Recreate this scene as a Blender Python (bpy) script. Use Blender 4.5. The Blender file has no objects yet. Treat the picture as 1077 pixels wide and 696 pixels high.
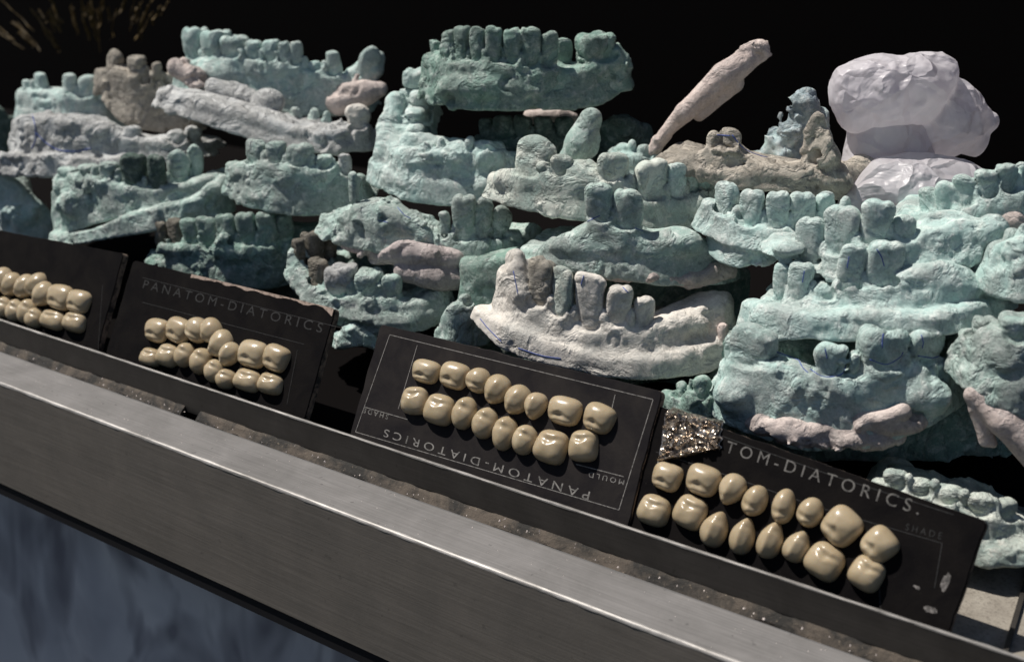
import bpy, bmesh, math, random
import numpy as np
from mathutils import Vector, Matrix
from mathutils.bvhtree import BVHTree

# ------------------------------------------------------------------ scene, units: 1 unit = 1 cm
sc = bpy.context.scene
sc.unit_settings.system = 'METRIC'
sc.unit_settings.scale_length = 0.01
COL = sc.collection
rad = math.radians

# ------------------------------------------------------------------ calibrated camera (X runs along the rail, Y away, Z up)
FPX, CX, CY = 1250.0, 538.5, 348.0
PIT, THE = rad(20.1228), rad(125.1812)
F = np.array([math.cos(PIT)*math.cos(THE), math.cos(PIT)*math.sin(THE), -math.sin(PIT)])
R = np.array([math.sin(THE), -math.cos(THE), 0.0])
U = np.cross(R, F)
C = np.array([17.43848532, -24.80863971, 17.06443126])

def ray(x, y):
    return (x-CX)/FPX*R - (y-CY)/FPX*U + F
def on_plane(x, y, o, n):
    r = ray(x, y); t = np.dot(np.asarray(o)-C, n)/np.dot(r, n)
    return C + t*r
def on_y(x, y, Y):
    return on_plane(x, y, (0, Y, 0), np.array([0., 1., 0.]))
def depth(P):
    return float(np.dot(np.asarray(P)-C, F))

cam_d = bpy.data.cameras.new('camera'); cam = bpy.data.objects.new('camera', cam_d); COL.objects.link(cam)
m = Matrix.Identity(4)
for i in range(3):
    m[i][0], m[i][1], m[i][2], m[i][3] = R[i], U[i], -F[i], C[i]
cam.matrix_world = m
cam_d.sensor_width = 36.0; cam_d.lens = FPX*36.0/1077.0
cam_d.clip_start = 0.5; cam_d.clip_end = 2000
cam_d.dof.use_dof = True; cam_d.dof.focus_distance = 36.5; cam_d.dof.aperture_fstop = 0.17
sc.camera = cam

# ------------------------------------------------------------------ noise
_rng = np.random.RandomState(7)
_TAB = _rng.rand(64, 64, 64).astype(np.float32)*2-1
def vnoise(p):
    p = np.asarray(p, np.float32)
    i = np.floor(p).astype(np.int32); f = p-i; f = f*f*(3-2*f)
    i0 = i & 63; i1 = (i+1) & 63
    x0, y0, z0 = i0[..., 0], i0[..., 1], i0[..., 2]; x1, y1, z1 = i1[..., 0], i1[..., 1], i1[..., 2]
    fx, fy, fz = f[..., 0], f[..., 1], f[..., 2]
    def L(a, b, t): return a+(b-a)*t
    a = L(_TAB[x0, y0, z0], _TAB[x1, y0, z0], fx); b = L(_TAB[x0, y1, z0], _TAB[x1, y1, z0], fx)
    c = L(_TAB[x0, y0, z1], _TAB[x1, y0, z1], fx); d = L(_TAB[x0, y1, z1], _TAB[x1, y1, z1], fx)
    return L(L(a, b, fy), L(c, d, fy), fz)
def fbm(p, o=3, g=.5):
    s = 0; a = 1.0; q = np.asarray(p, np.float32)
    for k in range(o):
        s = s + a*vnoise(q+13.7*k); a *= g; q = q*2.03
    return s
def ridged(p, o=2):
    s = 0; a = 1.0; q = np.asarray(p, np.float32)
    for k in range(o):
        s = s + a*(1-2*np.abs(vnoise(q+7.1*k))); a *= .5; q = q*2.1
    return s

def creases(p):
    """distance to the borders of jittered cells: flat facets between sharp folds"""
    p = np.asarray(p, np.float32); b = np.floor(p).astype(np.int32)
    F1 = np.full(len(p), 9., np.float32); F2 = F1.copy()
    for i in (-1, 0, 1):
        for j in (-1, 0, 1):
            for k in (-1, 0, 1):
                c = b+np.array([i, j, k]); a = c & 63
                jit = np.stack([_TAB[a[:, 0], a[:, 1], a[:, 2]], _TAB[a[:, 1], a[:, 2], a[:, 0]], _TAB[a[:, 2], a[:, 0], a[:, 1]]], 1)*.5+.5
                dd = np.sqrt(((c+jit-p)**2).sum(1))
                F2 = np.where(dd < F1, F1, np.minimum(F2, dd)); F1 = np.minimum(F1, dd)
    return F2-F1, F1
# ------------------------------------------------------------------ surface nets
def surface_nets(S, org, vox):
    inside = S < 0
    nx, ny, nz = S.shape
    cs = np.zeros((nx-1, ny-1, nz-1), np.int8)
    for a in (0, 1):
        for b in (0, 1):
            for c in (0, 1):
                cs += inside[a:nx-1+a, b:ny-1+b, c:nz-1+c]
    mask = (cs > 0) & (cs < 8)
    ci = np.argwhere(mask)
    if len(ci) == 0: return np.zeros((0, 3)), np.zeros((0, 4), int)
    idx = np.full(mask.shape, -1, np.int32); idx[mask] = np.arange(len(ci))
    acc = np.zeros((len(ci), 3)); cnt = np.zeros(len(ci))
    cor = np.array([(a, b, c) for a in (0, 1) for b in (0, 1) for c in (0, 1)])
    vals = np.stack([S[ci[:, 0]+a, ci[:, 1]+b, ci[:, 2]+c] for a, b, c in cor], 1)
    for i in range(8):
        for j in range(i+1, 8):
            if np.abs(cor[i]-cor[j]).sum() != 1: continue
            va, vb = vals[:, i], vals[:, j]; cr = (va < 0) != (vb < 0)
            t = np.where(cr, va/np.where(cr, va-vb, 1), 0)
            acc += np.where(cr[:, None], cor[i]+t[:, None]*(cor[j]-cor[i]), 0); cnt += cr
    V = (ci+acc/cnt[:, None])*vox+np.asarray(org)
    faces = []
    for ax in range(3):
        sl0 = [slice(None)]*3; sl1 = [slice(None)]*3
        sl0[ax] = slice(0, S.shape[ax]-1); sl1[ax] = slice(1, None)
        A = inside[tuple(sl0)]; B = inside[tuple(sl1)]
        e = np.argwhere(A != B)
        o1, o2 = [(1, 2), (2, 0), (0, 1)][ax]
        ok = (e[:, o1] > 0) & (e[:, o2] > 0) & (e[:, o1] < S.shape[o1]-1) & (e[:, o2] < S.shape[o2]-1)
        e = e[ok]
        fl = A[e[:, 0], e[:, 1], e[:, 2]]
        def cell(d1, d2):
            q = e.copy(); q[:, o1] -= d1; q[:, o2] -= d2
            return idx[q[:, 0], q[:, 1], q[:, 2]]
        a, b, c, d = cell(1, 1), cell(0, 1), cell(0, 0), cell(1, 0)
        q = np.stack([a, b, c, d], 1); q[~fl] = q[~fl][:, ::-1]
        faces.append(q)
    return V, np.concatenate(faces)

def mesh_from(name, V, Q, mats, smooth=True):
    me = bpy.data.meshes.new(name)
    if isinstance(Q, np.ndarray):
        k = Q.shape[1]
        me.vertices.add(len(V)); me.vertices.foreach_set('co', np.asarray(V, np.float32).ravel())
        me.loops.add(len(Q)*k); me.loops.foreach_set('vertex_index', Q.astype(np.int32).ravel())
        me.polygons.add(len(Q)); me.polygons.foreach_set('loop_start', np.arange(0, len(Q)*k, k, dtype=np.int32))
        me.update(calc_edges=True); me.validate()
    else:
        me.from_pydata([tuple(v) for v in V], [], Q)
    for mt in (mats if isinstance(mats, (list, tuple)) else [mats]): me.materials.append(mt)
    if smooth: me.polygons.foreach_set('use_smooth', np.ones(len(me.polygons), bool))
    return me
def link(name, me, parent=None):
    o = bpy.data.objects.new(name, me); COL.objects.link(o)
    if parent is not None: o.parent = parent
    return o
def thing(name, label, cat, loc=(0, 0, 0), group=None):
    o = bpy.data.objects.new(name, None); COL.objects.link(o); o.location = Vector(loc)
    o.empty_display_size = .5
    tag(o, label, cat, group); return o
def tag(o, label, cat, group=None):
    o['label'] = label; o['category'] = cat
    if group: o['group'] = group
    return o
def solid(name, V, faces, mat, parent=None, smooth=False, loc=None):
    """world-space verts; made local to parent's location (or to loc)"""
    off = Vector(parent.location) if parent is not None else Vector(loc if loc is not None else (0, 0, 0))
    me = mesh_from(name, [Vector(v)-off for v in V], faces, mat, smooth)
    o = link(name, me, parent)
    if parent is None: o.location = off
    return o

# ------------------------------------------------------------------ materials
def newmat(name):
    mt = bpy.data.materials.new(name); mt.use_nodes = True
    nt = mt.node_tree; nt.nodes.clear()
    out = nt.nodes.new('ShaderNodeOutputMaterial'); b = nt.nodes.new('ShaderNodeBsdfPrincipled')
    nt.links.new(b.outputs[0], out.inputs[0])
    return mt, nt, b
def nd(nt, t, **kw):
    n = nt.nodes.new(t)
    for k, v in kw.items(): setattr(n, k, v)
    return n
def noise_tex(nt, vec, scale, detail=4, rough=.55, dist=0):
    n = nd(nt, 'ShaderNodeTexNoise'); n.inputs['Scale'].default_value = scale
    n.inputs['Detail'].default_value = detail; n.inputs['Roughness'].default_value = rough; n.inputs['Distortion'].default_value = dist
    if vec is not None: nt.links.new(vec, n.inputs['Vector'])
    return n.outputs[0]
def ramp(nt, fac, stops):
    n = nd(nt, 'ShaderNodeValToRGB'); e = n.color_ramp.elements
    while len(e) < len(stops): e.new(.5)
    for k, (p, c) in enumerate(stops):
        e[k].position = p; e[k].color = (c[0], c[1], c[2], 1) if isinstance(c, (tuple, list)) else (c, c, c, 1)
    nt.links.new(fac, n.inputs[0]); return n.outputs[0]
def mix(nt, fac, a, b, mode='MIX'):
    n = nd(nt, 'ShaderNodeMix', data_type='RGBA', blend_type=mode)
    for v, i in ((fac, 0), (a, 6), (b, 7)):
        if isinstance(v, (int, float)): n.inputs[i].default_value = v if i == 0 else (v, v, v, 1)
        elif isinstance(v, tuple): n.inputs[i].default_value = (v[0], v[1], v[2], 1)
        else: nt.links.new(v, n.inputs[i])
    return n.outputs[2]
def bump(nt, h, strength, dist, prev=None):
    n = nd(nt, 'ShaderNodeBump'); n.inputs['Strength'].default_value = strength; n.inputs['Distance'].default_value = dist
    nt.links.new(h, n.inputs['Height'])
    if prev is not None: nt.links.new(prev, n.inputs['Normal'])
    return n.outputs[0]

def plaster(name, ca, cb, cd, dust=.5, stain=None, rough_b=1.0):
    """ca/cb: two tones of the stone, cd: chalk dust, stain: darker tone of the creases"""
    mt, nt, b = newmat(name)
    tc = nd(nt, 'ShaderNodeTexCoord').outputs['Object']
    geo = nd(nt, 'ShaderNodeNewGeometry')
    n1 = noise_tex(nt, tc, .9, 5, .6, .6)
    col = mix(nt, ramp(nt, n1, [(.36, 0.0), (.62, 1.0)]), ca, cb)
    n2 = noise_tex(nt, tc, 3.2, 6, .7, .3)
    col = mix(nt, ramp(nt, n2, [(.50, 0.0), (.70, dust)]), col, cd)
    n3 = noise_tex(nt, tc, 14, 4, .7)
    col = mix(nt, 1.0, col, ramp(nt, n3, [(.30, .80), (.6, 1.05)]), 'MULTIPLY')
    st = stain or tuple(v*.30 for v in ca)
    n4 = noise_tex(nt, tc, 1.7, 4, .6)
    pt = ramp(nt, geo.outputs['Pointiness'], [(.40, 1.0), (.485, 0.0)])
    col = mix(nt, mix(nt, 1.0, pt, ramp(nt, n4, [(.3, .25), (.65, .9)]), 'MULTIPLY'), col, st)  # creases mixed to a darker tone, uneven by noise
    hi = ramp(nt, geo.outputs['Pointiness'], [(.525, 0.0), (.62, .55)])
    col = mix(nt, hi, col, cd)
    v = nd(nt, 'ShaderNodeTexVoronoi'); v.inputs['Scale'].default_value = 5.5; nt.links.new(tc, v.inputs['Vector'])
    pit = ramp(nt, v.outputs['Distance'], [(.045, 1.0), (.075, 0.0)])
    col = mix(nt, mix(nt, 1.0, pit, ramp(nt, n4, [(.48, 0.0), (.6, .8)]), 'MULTIPLY'), col, tuple(v_*.25 for v_ in ca))
    # broken, crumbly zones: relief and tone go together (dust on the high grains, the low ones darker)
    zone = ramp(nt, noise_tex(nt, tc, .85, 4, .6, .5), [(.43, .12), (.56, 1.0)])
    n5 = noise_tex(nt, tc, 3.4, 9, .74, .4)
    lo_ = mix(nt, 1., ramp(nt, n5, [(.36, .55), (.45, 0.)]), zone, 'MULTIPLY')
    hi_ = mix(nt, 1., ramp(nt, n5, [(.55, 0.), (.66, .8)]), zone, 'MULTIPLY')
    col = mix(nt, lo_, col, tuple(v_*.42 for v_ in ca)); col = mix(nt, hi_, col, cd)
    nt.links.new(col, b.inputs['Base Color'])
    b.inputs['Roughness'].default_value = .88; b.inputs['Specular IOR Level'].default_value = .2
    h = bump(nt, mix(nt, 1., n5, zone, 'MULTIPLY'), 1.0*min(1, rough_b), .28*rough_b)
    h = bump(nt, noise_tex(nt, tc, 7, 6, .68), .5, .06, h)
    h = bump(nt, noise_tex(nt, tc, 24, 4, .7), .5, .022, h)
    h = bump(nt, pit, .8, -.05, h)
    nt.links.new(h, b.inputs['Normal'])
    return mt

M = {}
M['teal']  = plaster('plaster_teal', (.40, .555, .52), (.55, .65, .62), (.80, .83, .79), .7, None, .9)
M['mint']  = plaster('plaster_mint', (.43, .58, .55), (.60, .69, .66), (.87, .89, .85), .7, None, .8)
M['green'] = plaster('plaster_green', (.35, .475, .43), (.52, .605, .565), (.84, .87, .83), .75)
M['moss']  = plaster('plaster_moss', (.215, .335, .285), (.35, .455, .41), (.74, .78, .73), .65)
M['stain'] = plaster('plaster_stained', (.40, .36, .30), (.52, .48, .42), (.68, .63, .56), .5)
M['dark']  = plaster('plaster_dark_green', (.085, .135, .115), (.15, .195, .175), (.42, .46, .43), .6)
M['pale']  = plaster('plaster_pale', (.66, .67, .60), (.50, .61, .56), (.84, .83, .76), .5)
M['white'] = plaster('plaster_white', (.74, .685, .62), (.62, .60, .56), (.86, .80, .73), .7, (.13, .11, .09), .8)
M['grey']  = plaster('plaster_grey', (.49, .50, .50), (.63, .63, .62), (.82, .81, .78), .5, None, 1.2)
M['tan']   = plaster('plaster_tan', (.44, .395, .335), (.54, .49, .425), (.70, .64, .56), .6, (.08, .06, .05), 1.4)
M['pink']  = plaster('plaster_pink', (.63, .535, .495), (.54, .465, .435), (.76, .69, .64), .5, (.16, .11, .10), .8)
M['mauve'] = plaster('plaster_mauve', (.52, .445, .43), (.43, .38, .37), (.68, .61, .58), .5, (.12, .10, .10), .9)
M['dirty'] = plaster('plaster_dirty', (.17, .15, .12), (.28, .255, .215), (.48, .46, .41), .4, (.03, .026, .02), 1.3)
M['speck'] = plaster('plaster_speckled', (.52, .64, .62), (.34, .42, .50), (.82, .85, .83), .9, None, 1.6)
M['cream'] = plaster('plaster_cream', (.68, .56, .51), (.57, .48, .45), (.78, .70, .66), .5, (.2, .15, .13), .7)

def flat(name, c, rough=.6, metal=0., spec=.5):
    mt, nt, b = newmat(name)
    b.inputs['Base Color'].default_value = (*c, 1); b.inputs['Roughness'].default_value = rough
    b.inputs['Metallic'].default_value = metal; b.inputs['Specular IOR Level'].default_value = spec
    return mt, nt, b
M['pencil'], _, _ = flat('blue_pencil', (.07, .11, .36), .8)

# ------------------------------------------------------------------ SDF plaster casts
def smin(a, b, k):
    h = np.clip(.5+.5*(b-a)/k, 0, 1)
    return b+(a-b)*h-k*h*(1-h)
def catmull(P, n):
    P = np.asarray(P, float)
    if len(P) < 3:
        t = np.linspace(0, 1, n)[:, None]; return P[0]*(1-t)+P[-1]*t
    Q = np.vstack([2*P[0]-P[1], P, 2*P[-1]-P[-2]])
    out = []
    N = len(P)-1
    for s in np.linspace(0, N, n):
        i = min(int(s), N-1); t = s-i
        a, b, c, d = Q[i], Q[i+1], Q[i+2], Q[i+3]
        out.append(.5*((2*b)+(-a+c)*t+(2*a-5*b+4*c-d)*t*t+(-a+3*b-3*c+d)*t**3))
    return np.array(out)

class Frame:
    """local frame of a cast: x to the right, y away, z up; turned a little from the view towards the rail"""
    def __init__(s, px, py, Y, yaw=12):
        s.O = on_y(px, py, Y)
        a = -rad(yaw)
        s.X = np.array([R[0]*math.cos(a)-R[1]*math.sin(a), R[0]*math.sin(a)+R[1]*math.cos(a), 0])
        s.Yd = np.array([-s.X[1], s.X[0], 0])
        s.k = depth(s.O)/FPX                  # cm per pixel
    def loc(s, px, py, dd=0.):
        P = on_plane(px, py, s.O+s.Yd*dd, s.Yd)-s.O
        return np.array([P@s.X, P@s.Yd, P[2]])

def smax(a, b, k): return -smin(-a, -b, k)
def tooth_field(x, y, z, w, t, h, kind, rs):
    """crown standing on z=0, w across, t deep, h tall (root runs on below)"""
    u = np.clip(z/h, -.4, 1.1); uu = np.clip(u, 0, 1)
    bel = np.sin(np.pi*np.minimum(uu*.62+.10, .62))
    if kind == 'incisor':  fw = .66+.38*uu**.8; ft = 1.02-.55*uu; n = 3.0; k = .13
    elif kind == 'canine': fw = .80+.26*np.sin(np.minimum(uu/.5, 1)*np.pi/2)-.30*np.maximum(uu-.55, 0); ft = 1-.40*uu; n = 2.4; k = .22
    elif kind == 'stump':  fw = 1.02-.24*uu; ft = 1.0-.24*uu; n = 2.4; k = .24
    elif kind == 'worn':   fw = .84+.22*bel-.05*uu; ft = .90+.16*bel-.16*uu; n = 3.0; k = .20
    else:                  fw = .82+.23*bel-.03*uu; ft = .88+.18*bel-.06*uu; n = 3.2; k = .20
    sk = rs.uniform(-.10, .10); x = x-sk*w*uu
    A = w/2*fw; B = t/2*ft
    X = np.abs(x)/A; Y = np.abs(y)/B
    side = ((X**n+Y**n)**(1/n)-1)*np.minimum(A, B)
    top = h+rs.uniform(-.22, .22)*x*(h/w)*.5
    if kind == 'molar':
        top = top-.07*h*np.exp(-(x/(.13*w))**2)-.12*h*np.exp(-((y-.05*t)/(.16*t))**2)
    elif kind == 'canine': top = top-.20*h*(np.abs(x)/w*2)**1.6
    elif kind == 'worn':   top = top-.08*h*(np.abs(x)/w*2)**3-.05*h*np.exp(-((x-rs.uniform(-.2, .2)*w)/(.1*w))**2)
    elif kind == 'stump':  top = top-.10*h*np.abs(x)/w
    d = smax(side, z-top, k*w)
    if rs.rand() < .28:                       # a broken corner
        sg = rs.choice([-1, 1]); th = rs.uniform(.5, 1.0); nx_, nz_ = sg*math.cos(th), math.sin(th); ny_ = rs.uniform(-.6, .3)
        L = math.sqrt(nx_*nx_+nz_*nz_+ny_*ny_); off = (abs(nx_)*w*.5+nz_*h)/L*rs.uniform(.88, .96)
        d = smax(d, (x*nx_+y*ny_+z*nz_)/L-off, .05)
    return d

def sdf_blobs(G, blobs, fr, d, kdef=.18):
    """G=(X,Y,Z) broadcastable arrays; blobs: ('s',px,py,dd,rx,rz[,ry]) ellipsoid px radii, ('c',...) capsule, '-s' subtract"""
    X, Y, Z = G
    for bl in blobs:
        k = kdef
        if bl[0] in ('s', '-s'):
            _, px, py, dd, rx, rz = bl[:6]; ry = bl[6] if len(bl) > 6 else rx
            c = fr.loc(px, py, dd); a, b, e = rx*fr.k, ry*fr.k, rz*fr.k
            x, y, z = (X-c[0])/a, (Y-c[1])/b, (Z-c[2])/e
            k0 = np.sqrt(x*x+y*y+z*z); k1 = np.sqrt((x/a)**2+(y/b)**2+(z/e)**2)+1e-6
            s = k0*(k0-1)/k1
        else:
            _, x1, y1, d1, r1, x2, y2, d2, r2 = bl[:9]
            A = fr.loc(x1, y1, d1); B = fr.loc(x2, y2, d2); AB = B-A; L = AB@AB+1e-9
            t = np.clip(((X-A[0])*AB[0]+(Y-A[1])*AB[1]+(Z-A[2])*AB[2])/L, 0, 1)
            s = np.sqrt((X-A[0]-t*AB[0])**2+(Y-A[1]-t*AB[1])**2+(Z-A[2]-t*AB[2])**2)-(r1+(r2-r1)*t)*fr.k
        s = s.astype(np.float32)
        if bl[0] == '-s': d = -smin(-d, s, .12) if d is not None else d
        else: d = s if d is None else smin(d, s, k)
    return d

def path_local(fr, pts, th):
    out = []
    for p in pts:
        px, dd, yt, yb = p[:4]; t = p[4] if len(p) > 4 else th
        a = fr.loc(px, yt, dd); b = fr.loc(px, yb, dd-t*.8)
        out.append((a[0], dd, a[2], b[2], t, px))
    out = np.array(out)
    # the traced ends are the outline: pull the centre line in by the thickness of the wall
    x0, x1 = out[:, 0].min(), out[:, 0].max(); xc = (x0+x1)/2; W_ = x1-x0
    e = min(.48*(out[0, 4]+out[-1, 4])/2, W_*.28); f = 1-2*e/W_
    pc = (out[:, 5].min()+out[:, 5].max())/2
    out[:, 0] = xc+(out[:, 0]-xc)*f; out[:, 5] = pc+(out[:, 5]-pc)*f
    return out

def wall_sdf(G2, Zs, S, sulc=.05, rt=.38, rb=.15):
    """S: dense samples (x,y,top,bot,th). plan distance to the centre line, then a rounded vertical wall"""
    X2, Y2 = G2
    best = np.full(X2.shape, 1e9); T = np.zeros(X2.shape); B = np.zeros(X2.shape); H = np.ones(X2.shape)*.1
    for i in range(len(S)-1):
        ax, ay = S[i, 0], S[i, 1]; dx, dy = S[i+1, 0]-ax, S[i+1, 1]-ay; L = dx*dx+dy*dy+1e-9
        t = np.clip(((X2-ax)*dx+(Y2-ay)*dy)/L, 0, 1)
        dist = np.hypot(X2-ax-t*dx, Y2-ay-t*dy)
        mk = dist < best
        best = np.where(mk, dist, best)
        for arr, c in ((T, 2), (B, 3), (H, 4)):
            arr[mk] = (S[i, c]+t*(S[i+1, c]-S[i, c]))[mk]
    zm = ((T+B)/2)[..., None]; hz = np.maximum((T-B)/2, .08)[..., None]
    z = Zs[None, None, :]
    zn = np.clip((z-zm)/hz, -1.2, 1.2)
    th = H[..., None]*(1.0-.20*zn-sulc*np.exp(-((zn+.05)/.34)**2))
    r = np.minimum(H[..., None], hz)*(rb+(rt-rb)*np.clip((zn+.9)/1.2, 0, 1))
    q1 = best[..., None]-th+r; q2 = np.abs(z-zm)-hz+r
    d = np.sqrt(np.maximum(q1, 0)**2+np.maximum(q2, 0)**2)+np.minimum(np.maximum(q1, q2), 0)-r
    return d.astype(np.float32)

CASTS = {}
SEED = [100]
def build_sdf(fr, walls=(), blobs=(), teeth=(), noise=.05, chip=.0, th=.7, vox=.055, arm=2.2, slab=True, seed=0, kdef=.18, nscale=1.0, ks=.20, fold=0.):
    W = [path_local(fr, w, th if i == 0 else .4) for i, w in enumerate(walls)]
    for w_ in W: w_[:, 3] -= .10
    lo = np.array([1e9]*3); hi = -lo
    dense = []
    for i, w in enumerate(W):
        s = catmull(w, 6*len(w))
        if i == 0 and arm > 0:
            e0, e1 = s[0].copy(), s[-1].copy()
            a = []; b = []
            for q in np.linspace(1, .15, 5):
                for (e, lst, sg) in ((e0, a, 1), (e1, b, -1)):
                    v = e.copy(); v[1] += arm*q; v[0] += sg*arm*q*.18
                    v[2] = max(v[2]-.48*arm*q, v[3]+.35); lst.append(v)
            s = np.vstack([a, s, b[::-1]])
        dense.append(s)
        p = s[:, :3]; t = s[:, 4].max()+.25
        lo = np.minimum(lo, [p[:, 0].min()-t, p[:, 1].min()-t, s[:, 3].min()-.3]); hi = np.maximum(hi, [p[:, 0].max()+t, p[:, 1].max()+t, s[:, 2].max()+.35])
    for bl in blobs:
        if bl[0] == '-s': continue
        if bl[0] == 's':
            c = fr.loc(*bl[1:4]); rr = max(bl[4], bl[5], bl[6] if len(bl) > 6 else 0)*fr.k+.25
            lo = np.minimum(lo, c-rr); hi = np.maximum(hi, c+rr)
        else:
            for q in (1, 5):
                c = fr.loc(*bl[q:q+3]); rr = bl[q+3]*fr.k+.25
                lo = np.minimum(lo, c-rr); hi = np.maximum(hi, c+rr)
    for tt in teeth:
        c_ = np.array(tt[0]); r_ = max(tt[1], tt[2])*.6+.12+abs(tt[8])
        lo = np.minimum(lo, [c_[0]-r_, c_[1]-r_, lo[2]]); hi = np.maximum(hi, [c_[0]+r_, c_[1]+r_, tt[3]+max(tt[6], .15)+.2])
    n = np.ceil((hi-lo)/vox).astype(int)+2
    xs, ys, zs = [lo[i]+np.arange(n[i])*vox for i in range(3)]
    X2, Y2 = np.meshgrid(xs, ys, indexing='ij')
    G = (xs[:, None, None].astype(np.float32), ys[None, :, None].astype(np.float32), zs[None, None, :].astype(np.float32))
    d = None
    for i, s in enumerate(dense):
        w = wall_sdf((X2, Y2), zs, s) if i == 0 else wall_sdf((X2, Y2), zs, s, .0, .42, .22)
        d = w if d is None else smin(d, w, ks)
    if dense and slab and arm > 0:
        s = dense[0]; z0 = np.median(s[:, 3])
        # low plate closing the horseshoe behind the ridge
        core = W[0]; xc = (core[0, 0]+core[-1, 0])/2; hw = abs(core[-1, 0]-core[0, 0])/2-.2
        yc0 = np.interp(X2, np.sort(core[:, 0]), core[np.argsort(core[:, 0]), 1])
        bt = np.interp(X2, np.sort(core[:, 0]), core[np.argsort(core[:, 0]), 3])
        q1 = np.maximum(np.abs(X2-xc)-hw, np.maximum(yc0-Y2, Y2-(core[[0, -1], 1].mean()+arm*.9)))
        q2 = np.abs(zs[None, None, :]-(bt+.34)[..., None])-.26
        q1 = q1[..., None]+.2; q2 = q2+.2
        pl = np.sqrt(np.maximum(q1, 0)**2+np.maximum(q2, 0)**2)+np.minimum(np.maximum(q1, q2), 0)-.2
        d = smin(d, pl.astype(np.float32), .2)
    d = sdf_blobs(G, [b for b in blobs if b[0] != '-s'], fr, d, kdef)
    # gum collars and root swellings
    def box(c, r):
        sl = []
        for i, ax in enumerate((xs, ys, zs)):
            a_ = int(np.clip((c[i]-r-lo[i])/vox, 0, n[i]-2)); b_ = int(np.clip((c[i]+r-lo[i])/vox+2, a_+2, n[i])); sl.append(slice(a_, b_))
        sl = tuple(sl)
        return sl, (G[0][sl[0]], G[1][:, sl[1]], G[2][:, :, sl[2]])
    def ell(c, tang, nrm, a, b, e, k, sign=1):
        sl, g = box(c, max(a, b, e)+.3)
        x = (g[0]-c[0])*tang[0]+(g[1]-c[1])*tang[1]; y = (g[0]-c[0])*nrm[0]+(g[1]-c[1])*nrm[1]
        k0 = np.sqrt((x/a)**2+(y/b)**2+((g[2]-c[2])/e)**2); k1 = np.sqrt((x/a/a)**2+(y/b/b)**2+((g[2]-c[2])/e/e)**2)+1e-6
        f_ = (k0*(k0-1)/k1).astype(np.float32)
        d[sl] = smin(d[sl], f_, k) if sign > 0 else -smin(-d[sl], f_, k)
    owner = np.full(d.shape, -1, np.int8); T1 = np.full(d.shape, 9., np.float32); T2 = T1.copy()
    for i, (c, w, t, zb, tang, nrm, hh, kind, lean) in enumerate(teeth):
        tg = np.array([*tang, 0]); nr = np.array([*nrm, 0])
        # swelling of the root below the crown, running down the front
        ell(np.array([c[0], c[1], zb-.30])-nr*(t*.26+.05), tang, nrm, w*.43, t*.36+.08, .56, .16)
        ell(np.array([c[0], c[1], zb-.06]), tang, nrm, w*.50, t*.52, .18, .10)
        for q in teeth:
            if q[0] is c: continue
            dv_ = q[0]-c; L = np.hypot(dv_[0], dv_[1])
            if L < (w+q[1])*.68 and (dv_[:2]@tang) > 0:
                mm = (c+q[0])/2; mm[2] = (zb+q[3])/2
                ell(mm+np.array([0, 0, .10])-nr*t*.16, tang, nrm, .09+.13*w, t*.40, .36, .08)
        # scalloped gum margin in front of the crown
        ell(np.array([c[0], c[1], zb+.12])-nr*(t*.56+.05), tang, nrm, w*.46, .17, .24, .03, -1)
    d = sdf_blobs(G, [b for b in blobs if b[0] == '-s'], fr, d)
    for i, (c, w, t, zb, tang, nrm, hh, kind, lean) in enumerate(teeth):
        h = max(hh, .15); cc = np.array([c[0]+lean*.5, c[1], zb+h*.5])
        sl, g = box(cc, max(w, t, h*1.2)*.75+.25)
        X_ = g[0]-c[0]-lean*np.clip((g[2]-zb)/h, 0, 1.2); Y_ = g[1]-c[1]
        x = X_*tang[0]+Y_*tang[1]; y = X_*nrm[0]+Y_*nrm[1]; z = g[2]-zb
        x, y, z = np.broadcast_arrays(x, y, z)
        f_ = np.maximum(tooth_field(x, y, z, w, t, h, kind, np.random.RandomState(seed*31+i)), -z-.12+.5*(y+t*.3)).astype(np.float32)
        own = owner[sl]; own[(f_ < np.minimum(d[sl], T1[sl])) & (z > -.2)] = i
        a1 = T1[sl]; T2[sl] = np.minimum(np.maximum(a1, f_), T2[sl]); T1[sl] = np.minimum(a1, f_)
    if len(teeth):
        near = T1 < .3
        db = d[near]; t1 = T1[near]; t2 = T2[near]
        t1 = t1+.055*np.exp(-((t2-t1)/.06)**2)                     # furrow between neighbouring crowns
        cr_ = .028*np.exp(-((db-t1)/.05)**2)                         # and along the gum
        d[near] = smin(db, t1, .02)+cr_
    band = np.abs(d) < .42
    ii = np.argwhere(band)
    P = ii*vox+lo+seed*3.17
    nv = fbm(P*1.1*nscale, 2)*noise*1.0+fbm(P*3.6*nscale, 2, .5)*noise*.24+fbm(P*10.0*nscale, 2, .5)*noise*.12
    if chip > 0:
        am = np.clip((vnoise(P*.75+31)+.6*vnoise(P*1.9+11)-.08)*5.0, 0, 1)
        rg = ridged(P*2.4*nscale+5, 3)
        tq = (vnoise(P*1.9+17)+.5*vnoise(P*4.3+23))*2.6; fl = np.floor(tq); fr_ = np.clip((tq-fl-.38)/.24, 0, 1); tq = (fl+fr_*fr_*(3-2*fr_))/2.6
        nv = nv+am*(rg*chip*.6+tq*chip*3.0)
    if fold > 0:
        Pw = P+.35*np.stack([vnoise(P*.9+1), vnoise(P*.9+5), vnoise(P*.9+9)], 1)
        for sc_, am_ in ((.62, 1.), (1.25, .55), (2.4, .25)):
            ed, f1 = creases(Pw*sc_*np.array([1, 1, .8])); nv = nv+fold*am_*(np.clip(ed, 0, .45)-.2-.25*f1)
    ob = owner[band] >= 0
    nv = np.where(ob, nv*.42, nv)
    d[band] += nv.astype(np.float32)
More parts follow.
